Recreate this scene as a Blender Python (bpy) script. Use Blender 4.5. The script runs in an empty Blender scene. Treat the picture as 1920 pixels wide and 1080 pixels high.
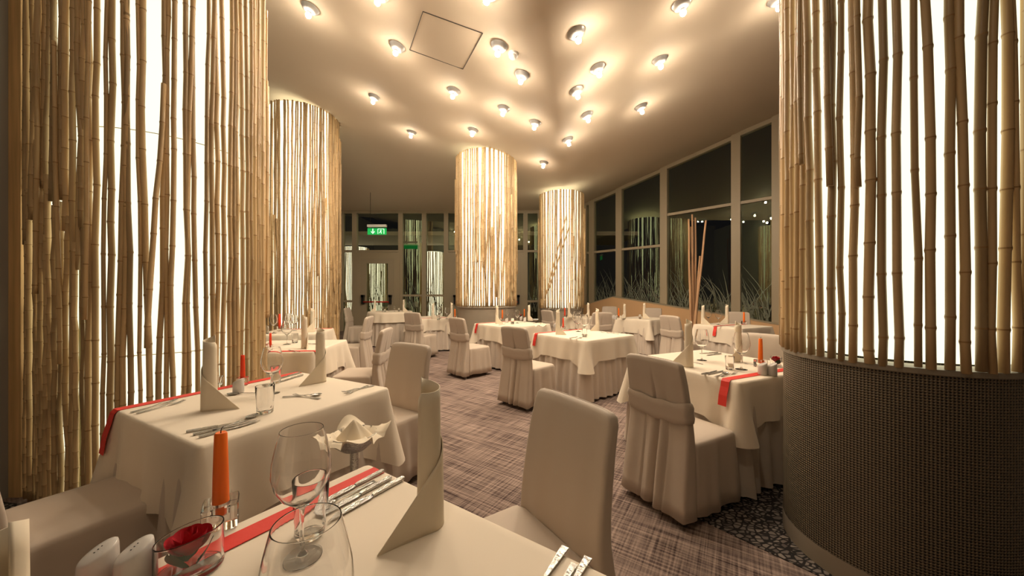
import bpy, math, random
from math import sin, cos, pi, sqrt, atan2, radians, exp
from mathutils import Vector, Matrix
from mathutils.bvhtree import BVHTree
random.seed(7)
R = random.Random(11)
scene = bpy.context.scene
COL = scene.collection
# ------------------------------------------------------------------ camera, world, exposure
EYE, F, HOR = 1.33, 650.0, 548.0
cd = bpy.data.cameras.new('camera'); cam = bpy.data.objects.new('camera', cd); COL.objects.link(cam)
cam.location = (0, 0, EYE); cam.rotation_euler = (pi/2, 0, 0)
cd.sensor_width = 36; cd.lens = F/1920*36; cd.shift_y = (HOR-540)/1920; cd.clip_start = .02
scene.camera = cam
scene.view_settings.view_transform = 'Standard'; scene.view_settings.look = 'None'
scene.view_settings.exposure = 0.35; scene.view_settings.gamma = 1; scene.view_settings.use_curve_mapping = False
w = bpy.data.worlds.new('night'); scene.world = w; w.use_nodes = True
w.node_tree.nodes['Background'].inputs[0].default_value = (.010, .009, .010, 1); w.node_tree.nodes['Background'].inputs[1].default_value = .4
BULB, PANEL, FARPANEL = 2050.0, 1.1, 1.65
# ------------------------------------------------------------------ materials
def mat(name, color, rough=.6, metal=0, trans=0, noise=None, bump=None, spec=None, sheen=0, emit=None, estr=0, objvar=0, coords='Object', ior=1.45):
    m = bpy.data.materials.new(name); m.use_nodes = True; nt = m.node_tree; b = nt.nodes['Principled BSDF']
    b.inputs['Base Color'].default_value = (*color, 1); b.inputs['Roughness'].default_value = rough
    b.inputs['Metallic'].default_value = metal; b.inputs['Transmission Weight'].default_value = trans; b.inputs['IOR'].default_value = ior
    if spec is not None: b.inputs['Specular IOR Level'].default_value = spec
    if sheen: b.inputs['Sheen Weight'].default_value = sheen
    if emit: b.inputs['Emission Color'].default_value = (*emit, 1); b.inputs['Emission Strength'].default_value = estr
    tc = nt.nodes.new('ShaderNodeTexCoord')
    last = None
    if noise:
        sc_, amt, vec = noise
        mp = nt.nodes.new('ShaderNodeMapping'); mp.inputs['Scale'].default_value = vec; nt.links.new(tc.outputs[coords], mp.inputs[0])
        n = nt.nodes.new('ShaderNodeTexNoise'); n.inputs['Scale'].default_value = sc_; n.inputs['Detail'].default_value = 4; nt.links.new(mp.outputs[0], n.inputs[0])
        r = nt.nodes.new('ShaderNodeValToRGB'); r.color_ramp.elements[0].position = .3; r.color_ramp.elements[1].position = .7
        r.color_ramp.elements[0].color = (*[c*(1-amt) for c in color], 1); r.color_ramp.elements[1].color = (*[min(1, c*(1+amt)) for c in color], 1)
        nt.links.new(n.outputs['Fac'], r.inputs[0]); last = r.outputs[0]
        nt.links.new(last, b.inputs['Base Color'])
    if objvar:
        oi = nt.nodes.new('ShaderNodeObjectInfo'); hs = nt.nodes.new('ShaderNodeHueSaturation')
        mr = nt.nodes.new('ShaderNodeMapRange'); mr.inputs['To Min'].default_value = 1-objvar; mr.inputs['To Max'].default_value = 1+objvar
        nt.links.new(oi.outputs['Random'], mr.inputs[0]); nt.links.new(mr.outputs[0], hs.inputs['Value'])
        if last: nt.links.new(last, hs.inputs['Color'])
        else: hs.inputs['Color'].default_value = (*color, 1)
        nt.links.new(hs.outputs[0], b.inputs['Base Color'])
    if bump:
        sc_, st, vec = bump
        mp = nt.nodes.new('ShaderNodeMapping'); mp.inputs['Scale'].default_value = vec; nt.links.new(tc.outputs[coords], mp.inputs[0])
        n = nt.nodes.new('ShaderNodeTexNoise'); n.inputs['Scale'].default_value = sc_; n.inputs['Detail'].default_value = 3; nt.links.new(mp.outputs[0], n.inputs[0])
        bp = nt.nodes.new('ShaderNodeBump'); bp.inputs['Strength'].default_value = st; bp.inputs['Distance'].default_value = .01
        nt.links.new(n.outputs['Fac'], bp.inputs['Height']); nt.links.new(bp.outputs[0], b.inputs['Normal'])
    return m
M = {}
M['cloth'] = mat('cream_cloth', (.74, .64, .51), .75, bump=(3, .12, (1, 1, 1)), sheen=.1)
M['skirt'] = mat('beige_skirt', (.56, .47, .385), .7, sheen=.1)
M['chair'] = mat('chair_fabric', (.50, .41, .325), .62, bump=(6, .12, (1, 1, 2)), sheen=.15)
M['napkin'] = mat('napkin_cloth', (.74, .64, .49), .8, bump=(9, .08, (1, 1, 1)))
M['cane'] = mat('bamboo', (.54, .37, .19), .42, noise=(3, .22, (1, 1, .35)), objvar=.32)
M['cane_node'] = mat('bamboo_node', (.36, .21, .09), .5)
M['wood'] = mat('pine', (.74, .47, .21), .5, noise=(2.2, .2, (14, 14, .7)))
M['metal'] = mat('cutlery_steel', (.52, .51, .49), .25, 1, bump=(140, .5, (1, 1, 1)))
M['chrome'] = mat('lamp_metal', (.50, .49, .47), .4, .4)
M['leg'] = mat('leg_metal', (.25, .23, .2), .35, 1)
M['glass'] = mat('clear_glass', (1, 1, 1), 0.0, trans=1, ior=1.45)
M['porcelain'] = mat('porcelain', (.62, .58, .54), .18)
M['red'] = mat('red_ribbon', (.66, .035, .022), .55, bump=(60, .1, (1, 1, 1)))
M['orange'] = mat('orange_wax', (.90, .17, .012), .4)
M['redwax'] = mat('red_wax', (.80, .055, .012), .4)
M['wick'] = mat('wick', (.03, .02, .02), .8)
M['rose'] = mat('rose_petal', (.46, .010, .02), .55)
M['leaf'] = mat('rose_leaf', (.02, .06, .015), .45)
M['paint'] = mat('grey_paint', (.30, .25, .19), .45)
M['frame'] = mat('olive_frame', (.42, .345, .235), .45)
M['ceiling'] = mat('ceiling_paint', (.66, .545, .41), .75)
M['wall'] = mat('wall_paint', (.33, .31, .27), .7)
M['dark'] = mat('dark_wall', (.10, .085, .07), .8)
M['peach'] = mat('peach_plaster', (.74, .46, .24), .8)
M['white'] = mat('white_plastic', (.75, .72, .68), .35)
M['black'] = mat('black_plastic', (.015, .014, .013), .4)
M['gravel'] = mat('night_ground', (.03, .027, .024), .9)
M['green'] = mat('sign_green', (.01, .32, .06), .4, emit=(.01, .45, .09), estr=.55)
M['signwhite'] = mat('sign_white', (.8, .85, .8), .4, emit=(.8, 1, .85), estr=.8)
M['tabletop'] = mat('table_wood', (.25, .15, .08), .5)
M['decal'] = mat('reed_film', (.20, .21, .15), .7)
M['tie'] = mat('tie_wire', (.35, .24, .08), .6)
M['pole'] = mat('bare_pole', (.56, .33, .18), .5, noise=(3, .15, (3, 3, .5)), objvar=.15)
def emis(name, c, s):
    m = bpy.data.materials.new(name); m.use_nodes = True; nt = m.node_tree; nt.nodes.clear()
    e = nt.nodes.new('ShaderNodeEmission'); o = nt.nodes.new('ShaderNodeOutputMaterial'); e.inputs[0].default_value = (*c, 1); e.inputs[1].default_value = s
    nt.links.new(e.outputs[0], o.inputs[0]); return m
M['panel'] = emis('backlit_panel', (1, .96, .68), PANEL)
M['farpanel'] = emis('backlit_column', (1, .90, .62), FARPANEL)
M['bulb'] = emis('bulb', (1, .84, .645), BULB); M['bulb_neck'] = emis('bulb_neck', (1, .84, .66), BULB*.05)
def pane_mat(name, fac, tint):
    m = bpy.data.materials.new(name); m.use_nodes = True; nt = m.node_tree; nt.nodes.clear()
    o = nt.nodes.new('ShaderNodeOutputMaterial'); mx = nt.nodes.new('ShaderNodeMixShader'); t = nt.nodes.new('ShaderNodeBsdfTransparent'); g = nt.nodes.new('ShaderNodeBsdfGlossy')
    g.inputs['Roughness'].default_value = 0; g.inputs['Color'].default_value = (*tint, 1); t.inputs[0].default_value = (.82, .85, .8, 1)
    fr = nt.nodes.new('ShaderNodeFresnel'); fr.inputs[0].default_value = 1.5
    ma = nt.nodes.new('ShaderNodeMath'); ma.operation = 'MULTIPLY_ADD'; ma.inputs[1].default_value = .9; ma.inputs[2].default_value = fac; ma.use_clamp = True
    nt.links.new(fr.outputs[0], ma.inputs[0]); nt.links.new(ma.outputs[0], mx.inputs[0]); nt.links.new(t.outputs[0], mx.inputs[1]); nt.links.new(g.outputs[0], mx.inputs[2]); nt.links.new(mx.outputs[0], o.inputs[0])
    return m
M['pane_right'] = pane_mat('dark_window_glass', .085, (.86, 1, .66)); M['pane'] = pane_mat('window_glass', .18, (.86, 1, .66))
def carpet():
    m = bpy.data.materials.new('woven_carpet'); m.use_nodes = True; nt = m.node_tree; b = nt.nodes['Principled BSDF']; b.inputs['Roughness'].default_value = .95; b.inputs['Specular IOR Level'].default_value = .1
    tc = nt.nodes.new('ShaderNodeTexCoord'); outs = []
    for rot, sc in ((radians(33), (1.6, 55, 1)), (radians(33), (70, 2.2, 1)), (0, (3, 3, 3)), (radians(33), (260, 260, 1)), (radians(33), (.8, 16, 1))):
        r = nt.nodes.new('ShaderNodeMapping'); r.inputs['Rotation'].default_value = (0, 0, rot); nt.links.new(tc.outputs['Object'], r.inputs[0])
        s = nt.nodes.new('ShaderNodeVectorMath'); s.operation = 'MULTIPLY'; s.inputs[1].default_value = sc; nt.links.new(r.outputs[0], s.inputs[0])
        n = nt.nodes.new('ShaderNodeTexNoise'); n.inputs['Scale'].default_value = 1.3; n.inputs['Detail'].default_value = 2; nt.links.new(s.outputs[0], n.inputs[0]); outs.append(n.outputs['Fac'])
    def add(a, c, k):
        x = nt.nodes.new('ShaderNodeMath'); x.operation = 'MULTIPLY_ADD'; nt.links.new(c, x.inputs[0]); x.inputs[1].default_value = k; nt.links.new(a, x.inputs[2]); return x.outputs[0]
    z = nt.nodes.new('ShaderNodeMath'); z.operation = 'MULTIPLY'; z.inputs[1].default_value = .34; nt.links.new(outs[0], z.inputs[0])
    t = add(add(add(add(z.outputs[0], outs[1], .30), outs[2], .08), outs[3], .14), outs[4], .14)
    cr = nt.nodes.new('ShaderNodeValToRGB'); cr.color_ramp.elements[0].position = .40; cr.color_ramp.elements[0].color = (.055, .036, .034, 1); cr.color_ramp.elements[1].position = .60; cr.color_ramp.elements[1].color = (.37, .275, .228, 1)
    nt.links.new(t, cr.inputs[0]); nt.links.new(cr.outputs[0], b.inputs['Base Color'])
    bp = nt.nodes.new('ShaderNodeBump'); bp.inputs['Strength'].default_value = .5; bp.inputs['Distance'].default_value = .004; nt.links.new(t, bp.inputs['Height']); nt.links.new(bp.outputs[0], b.inputs['Normal'])
    return m
M['carpet'] = carpet()
def pebble():
    m = bpy.data.materials.new('pebble_print'); m.use_nodes = True; nt = m.node_tree; b = nt.nodes['Principled BSDF']; b.inputs['Roughness'].default_value = .9
    tc = nt.nodes.new('ShaderNodeTexCoord'); mp = nt.nodes.new('ShaderNodeMapping'); mp.inputs['Scale'].default_value = (1, 1.35, 1); mp.inputs['Rotation'].default_value = (0, 0, .6); nt.links.new(tc.outputs['Object'], mp.inputs[0])
    v = nt.nodes.new('ShaderNodeTexVoronoi'); v.feature = 'DISTANCE_TO_EDGE'; v.inputs['Scale'].default_value = 28; nt.links.new(mp.outputs[0], v.inputs[0])
    v2 = nt.nodes.new('ShaderNodeTexVoronoi'); v2.inputs['Scale'].default_value = 28; nt.links.new(mp.outputs[0], v2.inputs[0])
    cr = nt.nodes.new('ShaderNodeValToRGB'); cr.color_ramp.elements[0].position = .10; cr.color_ramp.elements[0].color = (.035, .024, .022, 1); cr.color_ramp.elements[1].position = .17; cr.color_ramp.elements[1].color = (1, 1, 1, 1)
    nt.links.new(v.outputs['Distance'], cr.inputs[0])
    c2 = nt.nodes.new('ShaderNodeValToRGB'); c2.color_ramp.elements[0].color = (.09, .07, .062, 1); c2.color_ramp.elements[1].color = (.30, .25, .21, 1); nt.links.new(v2.outputs['Color'], c2.inputs[0])
    mx = nt.nodes.new('ShaderNodeMix'); mx.data_type = 'RGBA'; mx.blend_type = 'MULTIPLY'; mx.inputs[0].default_value = 1; nt.links.new(cr.outputs[0], mx.inputs[6]); nt.links.new(c2.outputs[0], mx.inputs[7]); nt.links.new(mx.outputs[2], b.inputs['Base Color'])
    return m
M['pebble'] = pebble()
def perforated():
    m = bpy.data.materials.new('perforated_sheet'); m.use_nodes = True; nt = m.node_tree; b = nt.nodes['Principled BSDF']; b.inputs['Roughness'].default_value = .38; b.inputs['Metallic'].default_value = .35
    uv = nt.nodes.new('ShaderNodeUVMap'); sx = nt.nodes.new('ShaderNodeSeparateXYZ'); nt.links.new(uv.outputs[0], sx.inputs[0])
    def mth(op, a, c=None, v=None):
        x = nt.nodes.new('ShaderNodeMath'); x.operation = op; nt.links.new(a, x.inputs[0])
        if c is not None: nt.links.new(c, x.inputs[1])
        if v is not None: x.inputs[1].default_value = v
        return x.outputs[0]
    P = 2*pi/.0115
    a = mth('SINE', mth('MULTIPLY', sx.outputs[0], v=P)); c = mth('SINE', mth('MULTIPLY', sx.outputs[1], v=P))
    s = mth('ADD', a, c)
    cr = nt.nodes.new('ShaderNodeValToRGB'); cr.color_ramp.elements[0].position = .40; cr.color_ramp.elements[0].color = (.215, .17, .115, 1); cr.color_ramp.elements[1].position = .62; cr.color_ramp.elements[1].color = (.015, .012, .01, 1)
    nt.links.new(s, cr.inputs[0]); nt.links.new(cr.outputs[0], b.inputs['Base Color'])
    bp = nt.nodes.new('ShaderNodeBump'); bp.invert = True; bp.inputs['Strength'].default_value = .5; bp.inputs['Distance'].default_value = .003; nt.links.new(s, bp.inputs['Height']); nt.links.new(bp.outputs[0], b.inputs['Normal'])
    return m
M['perf'] = perforated()
# ------------------------------------------------------------------ helpers
def dense(prof):
    out = []
    for i, p in enumerate(prof):
        if 0 < i < len(prof)-1:
            a, b = prof[i-1], prof[i+1]; u = (p[0]-a[0], p[1]-a[1]); v = (b[0]-p[0], b[1]-p[1]); lu, lv = math.hypot(*u), math.hypot(*v)
            if lu > 0 and lv > 0 and (u[0]*v[0]+u[1]*v[1])/(lu*lv) < .8:
                e = .0009
                if lu > 3*e: out.append((p[0]-u[0]/lu*e, p[1]-u[1]/lu*e))
                out.append(p)
                if lv > 3*e: out.append((p[0]+v[0]/lv*e, p[1]+v[1]/lv*e))
                continue
        out.append(p)
    return out
class MB:
    def __init__(s): s.v = []; s.f = []; s.m = []; s.uv = None; s.mi = 0
    def add(s, vs, fs):
        o = len(s.v); s.v += [tuple(v) for v in vs]
        for f in fs: s.f.append([i+o for i in f]); s.m.append(s.mi)
        return s
    def box(s, c, d, rz=0):
        hx, hy, hz = d[0]/2, d[1]/2, d[2]/2; vs = []
        for z in (-hz, hz):
            for x, y in ((-hx, -hy), (hx, -hy), (hx, hy), (-hx, hy)): vs.append((c[0]+x*cos(rz)-y*sin(rz), c[1]+x*sin(rz)+y*cos(rz), c[2]+z))
        return s.add(vs, [(3, 2, 1, 0), (4, 5, 6, 7), (0, 1, 5, 4), (1, 2, 6, 5), (2, 3, 7, 6), (3, 0, 4, 7)])
    def loft(s, rings, cap0=True, cap1=True, closed=True):
        n = len(rings[0]); vs = [p for r in rings for p in r]; fs = []
        for i in range(len(rings)-1):
            for j in range(n if closed else n-1):
                k = (j+1) % n; fs.append((i*n+j, i*n+k, (i+1)*n+k, (i+1)*n+j))
        if cap0: fs.append(tuple(reversed(range(n))))
        if cap1: fs.append(tuple(range((len(rings)-1)*n, len(rings)*n)))
        return s.add(vs, fs)
    def lathe(s, prof, n=24, c=(0, 0, 0), sy=1, cap0=False, cap1=False):
        prof = dense(prof)
        return s.loft([[(c[0]+r*cos(2*pi*j/n), c[1]+sy*r*sin(2*pi*j/n), c[2]+z) for j in range(n)] for r, z in prof], cap0, cap1)
    def tube(s, pts, rad, n=8, cap=True):
        rings = []; pts = [Vector(p) for p in pts]
        for i, p in enumerate(pts):
            d = (pts[min(i+1, len(pts)-1)]-pts[max(i-1, 0)]).normalized()
            u = d.orthogonal().normalized() if abs(d.z) < .9 else (Vector((1, 0, 0))-d*d.x).normalized()
            v = d.cross(u); r = rad[i] if isinstance(rad, (list, tuple)) else rad
            rings.append([p+u*(r*cos(2*pi*j/n))+v*(r*sin(2*pi*j/n)) for j in range(n)])
        return s.loft(rings, cap, cap)
    def strip(s, path, side, w, th, widths=None):
        """closed ribbon along path, width along `side`, thickness along local normal"""
        P = [Vector(p) for p in path]; side = Vector(side).normalized(); rings = []
        for i, p in enumerate(P):
            d = (P[min(i+1, len(P)-1)]-P[max(i-1, 0)]).normalized(); nrm = side.cross(d).normalized(); h = (widths[i] if widths else w)/2
            rings.append([p-side*h-nrm*th/2, p+side*h-nrm*th/2, p+side*h+nrm*th/2, p-side*h+nrm*th/2])
        return s.loft(rings)
    def mesh(s, name, mats, smooth=True):
        me = bpy.data.meshes.new(name); me.from_pydata(s.v, [], s.f)
        for m in (mats if isinstance(mats, (list, tuple)) else [mats]): me.materials.append(m)
        for p, mi in zip(me.polygons, s.m):
            p.material_index = mi; p.use_smooth = smooth and len(p.vertices) < 7
        if s.uv:
            l = me.uv_layers.new(name='UVMap')
            for lp in me.loops: l.data[lp.index].uv = s.uv[lp.vertex_index]
        me.update(); return me
def link(name, me, parent=None, loc=(0, 0, 0), rz=0):
    o = bpy.data.objects.new(name, me); COL.objects.link(o); o.location = loc; o.rotation_euler = (0, 0, rz)
    if parent: o.parent = parent
    return o
def tag(o, label, cat, group=None, kind=None):
    o['label'] = label; o['category'] = cat
    if group: o['group'] = group
    if kind: o['kind'] = kind
    return o
def empty(name, label, cat, loc=(0, 0, 0), rz=0, group=None):
    return tag(link(name, None, None, loc, rz), label, cat, group)
def struct(name, me, parent=None, **k):
    o = link(name, me, parent, **k)
    if not parent: o['kind'] = 'structure'
    return o
def at(px, Y): return (px-960)/F*Y
def on(px, py, z=.75):
    Y = (EYE-z)*F/(py-HOR); return Vector((at(px, Y), Y, z))
# ------------------------------------------------------------------ ceiling
CV = [(-8.6, 12, 2.82), (1.4, 12, 2.82), (2.48, 12, 3.05), (9, 4.91, 4.80), (6.18, 7.98, 4.11), (1.37, 9, 2.78), (.34, 3.5, 2.78), (.9, -3, 3.0), (9, -3, 4.6),
      (-4.5, 8.6, 3.92), (-8.6, 8.6, 4.6), (-8.6, -3, 4.6), (-4.6, 3.2, 4.0), (-3.4, -3, 3.9), (2.9, 1.4, 3.15)]
CV = [(x, y, z+EYE) for x, y, z in CV]
CF = [(0, 1, 5), (0, 5, 9), (0, 9, 10), (1, 2, 5), (2, 4, 5), (5, 4, 6), (6, 4, 14), (4, 3, 14), (14, 3, 8), (14, 8, 7), (6, 14, 7),
      (9, 5, 6), (9, 6, 12), (9, 12, 10), (10, 12, 11), (12, 13, 11), (12, 6, 13), (6, 7, 13)]
bvh = BVHTree.FromPolygons([Vector(v) for v in CV], CF)
def ceil_px(px, py):
    h = bvh.ray_cast(Vector((0, 0, EYE)), Vector(((px-960)/F, 1, (HOR-py)/F)).normalized()); return h[0], h[1]
def ceil_z(x, y):
    h = bvh.ray_cast(Vector((x, y, 0)), Vector((0, 0, 1))); return h[0].z if h[0] else 5.5
mb = MB(); n = len(CV); mb.add(CV, CF); mb.add([(x, y, z+.25) for x, y, z in CV], [tuple(reversed(f)) for f in CF])
struct('ceiling', mb.mesh('ceiling', M['ceiling'], True))
# ------------------------------------------------------------------ floor, walls
mb = MB().box((.2, 4.5, -.05), (17.6, 15, .1)); struct('floor', mb.mesh('floor', M['carpet'], False))
def slab(poly, z0, z1, m, name):
    mb = MB(); k = len(poly); mb.add([(x, y, z0) for x, y in poly]+[(x, y, z1) for x, y in poly], [tuple(reversed(range(k))), tuple(range(k, 2*k))]+[(i, (i+1) % k, (i+1) % k+k, i+k) for i in range(k)])
    return mb.mesh(name, m, False)
struct('trim_1', slab([(1.0, 2.14), (1.32, 1.76), (1.5, 1.55), (1.72, .9), (3.4, .9), (3.4, 2.3), (2.3, 2.5), (1.4, 2.35)], 0, .004, M['pebble'], 'trim'))
struct('trim_2', slab([(-3.9, 1.5), (-3.1, 1.75), (-3.0, 2.16), (-3.9, 2.3)], 0, .004, M['pebble'], 'trim'))
def wall(name, p, q, z0, z1, th, m):
    d = Vector((q[0]-p[0], q[1]-p[1])); n_ = Vector((-d.y, d.x)).normalized()*th
    return struct(name, slab([p, q, (q[0]+n_.x, q[1]+n_.y), (p[0]+n_.x, p[1]+n_.y)], z0, z1, m, name))
wall('wall_left', (-3.36, -3), (-3.264, 2.25), 0, 5.35, .12, M['wall'])
wall('wall_partition', (-3.5, 2.30), (-8.6, 2.30), 0, 5.3, -.1, M['wall'])
wall('wall_far_left', (-8.6, 2.3), (-8.6, 12), 0, 5.6, .1, M['dark'])
wall('wall_back', (9, -3), (-3.4, -3), 0, 5.6, .1, M['wall'])
wall('wall_right', (9, 4.91), (9, -3), 0, 5.8, .1, M['wall'])
for zz in (1.55, 3.2):   # panel joints of the grey wall beside the column
    mb = MB().box((-3.277, 1.6, zz), (.012, 1.2, .008), -.018); struct('trim_3', mb.mesh('trim_3', M['black'], False))
# wooden corner post of the big column
mb = MB().box((-3.222, 2.285, 2.5), (.080, .08, 5.0)); struct('trim_4', mb.mesh('trim_4', M['wood'], False))
# ------------------------------------------------------------------ bamboo columns
def cane_mesh(L, r, seed, n=8):
    q = random.Random(seed); pts = []; rad = []; z = 0; node = q.uniform(.05, .22); bend = q.uniform(-.013, .013); ph = q.uniform(0, 6)
    zs = []
    while node < L-.03: zs.append(node); node += q.uniform(.20, .38)
    lv = [(0, r)]
    off = [0]
    for zn in zs: lv += [(zn-.012, r*.97), (zn-.003, r*1.09), (zn+.003, r*1.09), (zn+.010, r*.99)]
    lv += [(L, r*.96)]
    kx = ky = 0; dx = dy = 0
    last = 0; kinks = {}
    for i, zn in enumerate(zs): kinks[i] = (q.uniform(-.0055, .0055), q.uniform(-.002, .002))
    def off_at(zz):
        x = bend*sin(zz*1.3+ph); y = 0
        ks = [(0, (0, 0))]+[(zn, kinks[i]) for i, zn in enumerate(zs)]+[(L, (0, 0))]
        for (a, ka), (b, kb) in zip(ks, ks[1:]):
            if a <= zz <= b:
                t = (zz-a)/(b-a+1e-9); return x+ka[0]*(1-t)+kb[0]*t, ka[1]*(1-t)+kb[1]*t
        return x, 0
    mb = MB(); rings = []
    for zz, rr in lv:
        x, y = off_at(zz); taper = 1-.10*zz/L; rings.append([(x+rr*taper*cos(2*pi*j/n), y+rr*taper*sin(2*pi*j/n), zz) for j in range(n)])
    mb.loft(rings)
    # node rings dark
    for k, f in enumerate(mb.f[:-2] if len(mb.f) > 2 else []):
        ring = k//n
        if ring > 0 and (ring-2) % 4 == 0: mb.m[k] = 1
    return mb.mesh('bamboo_cane', [M['cane'], M['cane_node']])
def column(name, label, path, panel_path, z0, ztop, npitch, near=True, base=None, basemat='paint', panel='panel', extra=.25, tiers=None, cap=True, ties=(), seed=3, rr=.017, gaps=(1, 1), group=None, dens=None):
    """path(t in 0..1)->(x,y,tangent angle); returns the thing"""
    q = random.Random(seed); root = empty(name, label, 'column', (0, 0, 0))
    N = 120; pp = [panel_path(i/N)[:2] for i in range(N+1)]
    mb = MB(); mb.add([(x, y, z0+.02) for x, y in pp]+[(x, y, ztop+.02) for x, y in pp], [(i, i+1, i+N+2, i+N+1) for i in range(N)])
    lp = link('light_panel', mb.mesh('light_panel', M[panel], True), root)
    H = ztop-z0
    meshes = [cane_mesh(H, rr*q.uniform(.75, 1.2), seed*100+i, 8 if near else 6) for i in range(10)]
    short = [cane_mesh(H*q.uniform(.3, .62), rr*q.uniform(.7, 1.1), seed*100+50+i, 8 if near else 6) for i in range(8)]
    L = sum(math.dist(path(i/200)[:2], path((i+1)/200)[:2]) for i in range(200)); cnt = int(L/npitch)
    k = 0; t = 0.0
    while t < 1:
        x, y, a = path(t); d = dens(t) if dens else 1.0
        lean = q.gauss(0, .006); dd = q.uniform(-.006, .006)
        tr = tiers(t) if tiers else None
        if tr:
            zj = q.uniform(*tr); h1 = zj-z0; o = link('bamboo_cane', meshes[k % 10], root, (x+dd*sin(a), y-dd*cos(a), z0)); o.scale = (1, 1, h1/H); o.rotation_euler = (0, q.gauss(0, .012), a)
            o = link('bamboo_cane', meshes[(k*3+1) % 10], root, (x+q.uniform(-.015, .015), y+dd, zj+q.uniform(-.25, .02))); o.scale = (1, 1, max(.1, (ztop-o.location.z)/H)); o.rotation_euler = (0, q.gauss(0, .012), a)
        else:
            o = link('bamboo_cane', meshes[q.randrange(10)], root, (x+dd*sin(a), y-dd*cos(a), z0+q.uniform(-.006, .006))); o.rotation_euler = (0, lean, a+q.choice((0, 0, 0, pi)))
        if q.random() < extra*d*d:   # second, tilted layer laid over the first
            m_ = q.choice(short); zz = q.uniform(0, .4)*H; o = link('bamboo_cane', m_, root, (x+sin(a)*.026+q.uniform(-.02, .02), y-cos(a)*.026, z0+zz)); o.rotation_euler = (0, q.gauss(0, .03), a)
            if z0+zz+H*.62 > ztop: o.scale = (1, 1, (ztop-z0-zz)/(H*.62))
        t += npitch*q.uniform(.85, 1.15)/L/d; k += 1
    for zt in ties:
        mb = MB(); P = [(pp[i][0], pp[i][1], zt) for i in range(0, N+1, 2)]
        Q = [path(i/N)[:2] for i in range(0, N+1, 2)]
        mb.tube([((a_[0]*.7+b_[0]*.3), (a_[1]*.7+b_[1]*.3), zt) for a_, b_ in zip(P, Q)], .0025, 5); link('tie_wire', mb.mesh('tie_wire', M['tie']), root)
    return root
def circ(cx, cy, r, a0=0, a1=2*pi):
    def f(t):
        a = a0+(a1-a0)*t; return (cx+r*cos(a), cy+r*sin(a), a+pi/2)
    return f
def ring_wall(parent, name, cx, cy, r, z0, z1, m, n=72, uv=False, bulge=0):
    mb = MB(); vs = []; fs = []; uvs = []
    for i in range(n+1):
        a = 2*pi*i/n
        for z in (z0, z1): vs.append((cx+(r+(bulge if z == z0 else 0))*cos(a), cy+(r+(bulge if z == z0 else 0))*sin(a), z)); uvs.append((a*r, z))
    fs = [(2*i, 2*i+2, 2*i+3, 2*i+1) for i in range(n)]
    mb.add(vs, fs); mb.uv = uvs if uv else None
    return link(name, mb.mesh(name, m), parent)
def disc(parent, name, cx, cy, r, z, th, m, r2=0):
    mb = MB().lathe([(r2 or .001, z), (r, z), (r, z+th), (r2 or .001, z+th)], 48, (cx, cy, 0)); return link(name, mb.mesh(name, m, False), parent)
# big column beside the grey wall
CX, CY, CR = -2.66, 2.72, .575
def mkpath(r, yl):
    import bisect
    P = []; a = radians(75)
    while a > -pi/2: P.append((CX+r*cos(a), CY+r*sin(a))); a -= .02
    P.append((CX, CY-r))
    x0, y0 = P[-1]
    for i in range(1, 16): t = i/15; P.append((x0+(-3.175-x0)*t, y0+(yl-y0)*t*t))
    D = [0]
    for p, q_ in zip(P, P[1:]): D.append(D[-1]+math.dist(p, q_))
    def f(t):
        s = min(max(t, 0), 1)*D[-1]; i = min(max(bisect.bisect(D, s)-1, 0), len(P)-2); u = (s-D[i])/(D[i+1]-D[i]+1e-9)
        x = P[i][0]*(1-u)+P[i+1][0]*u; y = P[i][1]*(1-u)+P[i+1][1]*u
        return x, y, atan2(P[i][1]-P[i+1][1], P[i][0]-P[i+1][0])
    return f
c1 = column('bamboo_column', 'large backlit bamboo column with a pale pine corner post against the grey wall', mkpath(CR, 2.26), mkpath(CR-.07, 2.30), 0.0, 4.4, .0375,
            extra=.12, tiers=lambda t: (1.55, 2.2) if (t > .74 and R.random() < .8) else None, ties=(.92, 2.38), seed=5, rr=.0142, dens=lambda t: 1.12 if t > .74 else (1.0 if t > .3 else 1.15))
mb = MB().box((-2.66-.04, 2.185, 2.2), (.045, .012, 4.4)); o = link('glass_edge', mb.mesh('glass_edge', mat('green_glass_edge', (.45, .5, .36), .3), False), c1); o['label'] = 'pale green glass edge joining two panels'
# column with perforated base
PX, PY, PR = 2.04*.937, 1.87*.937, .43
c5 = column('bamboo_column', 'huge backlit bamboo column standing on a brown perforated metal drum', circ(PX, PY, PR, radians(60), radians(60)+2*pi), circ(PX, PY, PR-.06), 1.02, 4.3, .0435, extra=.10, seed=9, rr=.0158, ties=(2.3,))
ring_wall(c5, 'perforated_base', PX, PY, PR-.004, .10, 1.0, M['perf'], 96, True)
ring_wall(c5, 'plinth', PX, PY, PR-.001, 0, .10, M['paint'], 96)
disc(c5, 'base_rim', PX, PY, PR+.006, 1.0, .022, M['paint'], PR-.12)
# round columns
def roundcol(label, cx, cy, r, z0, ztop, seed, pitch=.052, extra=.3, base=True, ties=()):
    c = column('bamboo_column', label, circ(cx, cy, r, radians(90), radians(450)), circ(cx, cy, r-.06), z0, ztop, pitch, near=False, panel='farpanel', extra=extra, seed=seed, rr=.0195, ties=ties, dens=lambda t: 1.5 if .70 < t < .92 else 1.0)
    if base:
        ring_wall(c, 'base_drum', cx, cy, r-.01, 0, z0-.02, M['paint'], 64); disc(c, 'base_rim', cx, cy, r+.012, z0-.03, .03, M['paint'], r-.1)
    return c
c2 = roundcol('tall round backlit bamboo column reaching the floor behind the side tables', -4.5, 7.48, .68, .02, 1.33+361*6.8/650, 21, .047, .5, False, (3.9,))
c3 = roundcol('central round bamboo column on a grey drum, above the middle tables', -.59, 8.02, .68, 1.02, 1.33+272*7.34/650, 22, .050, .3, True, (2.35, 3.95))
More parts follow.
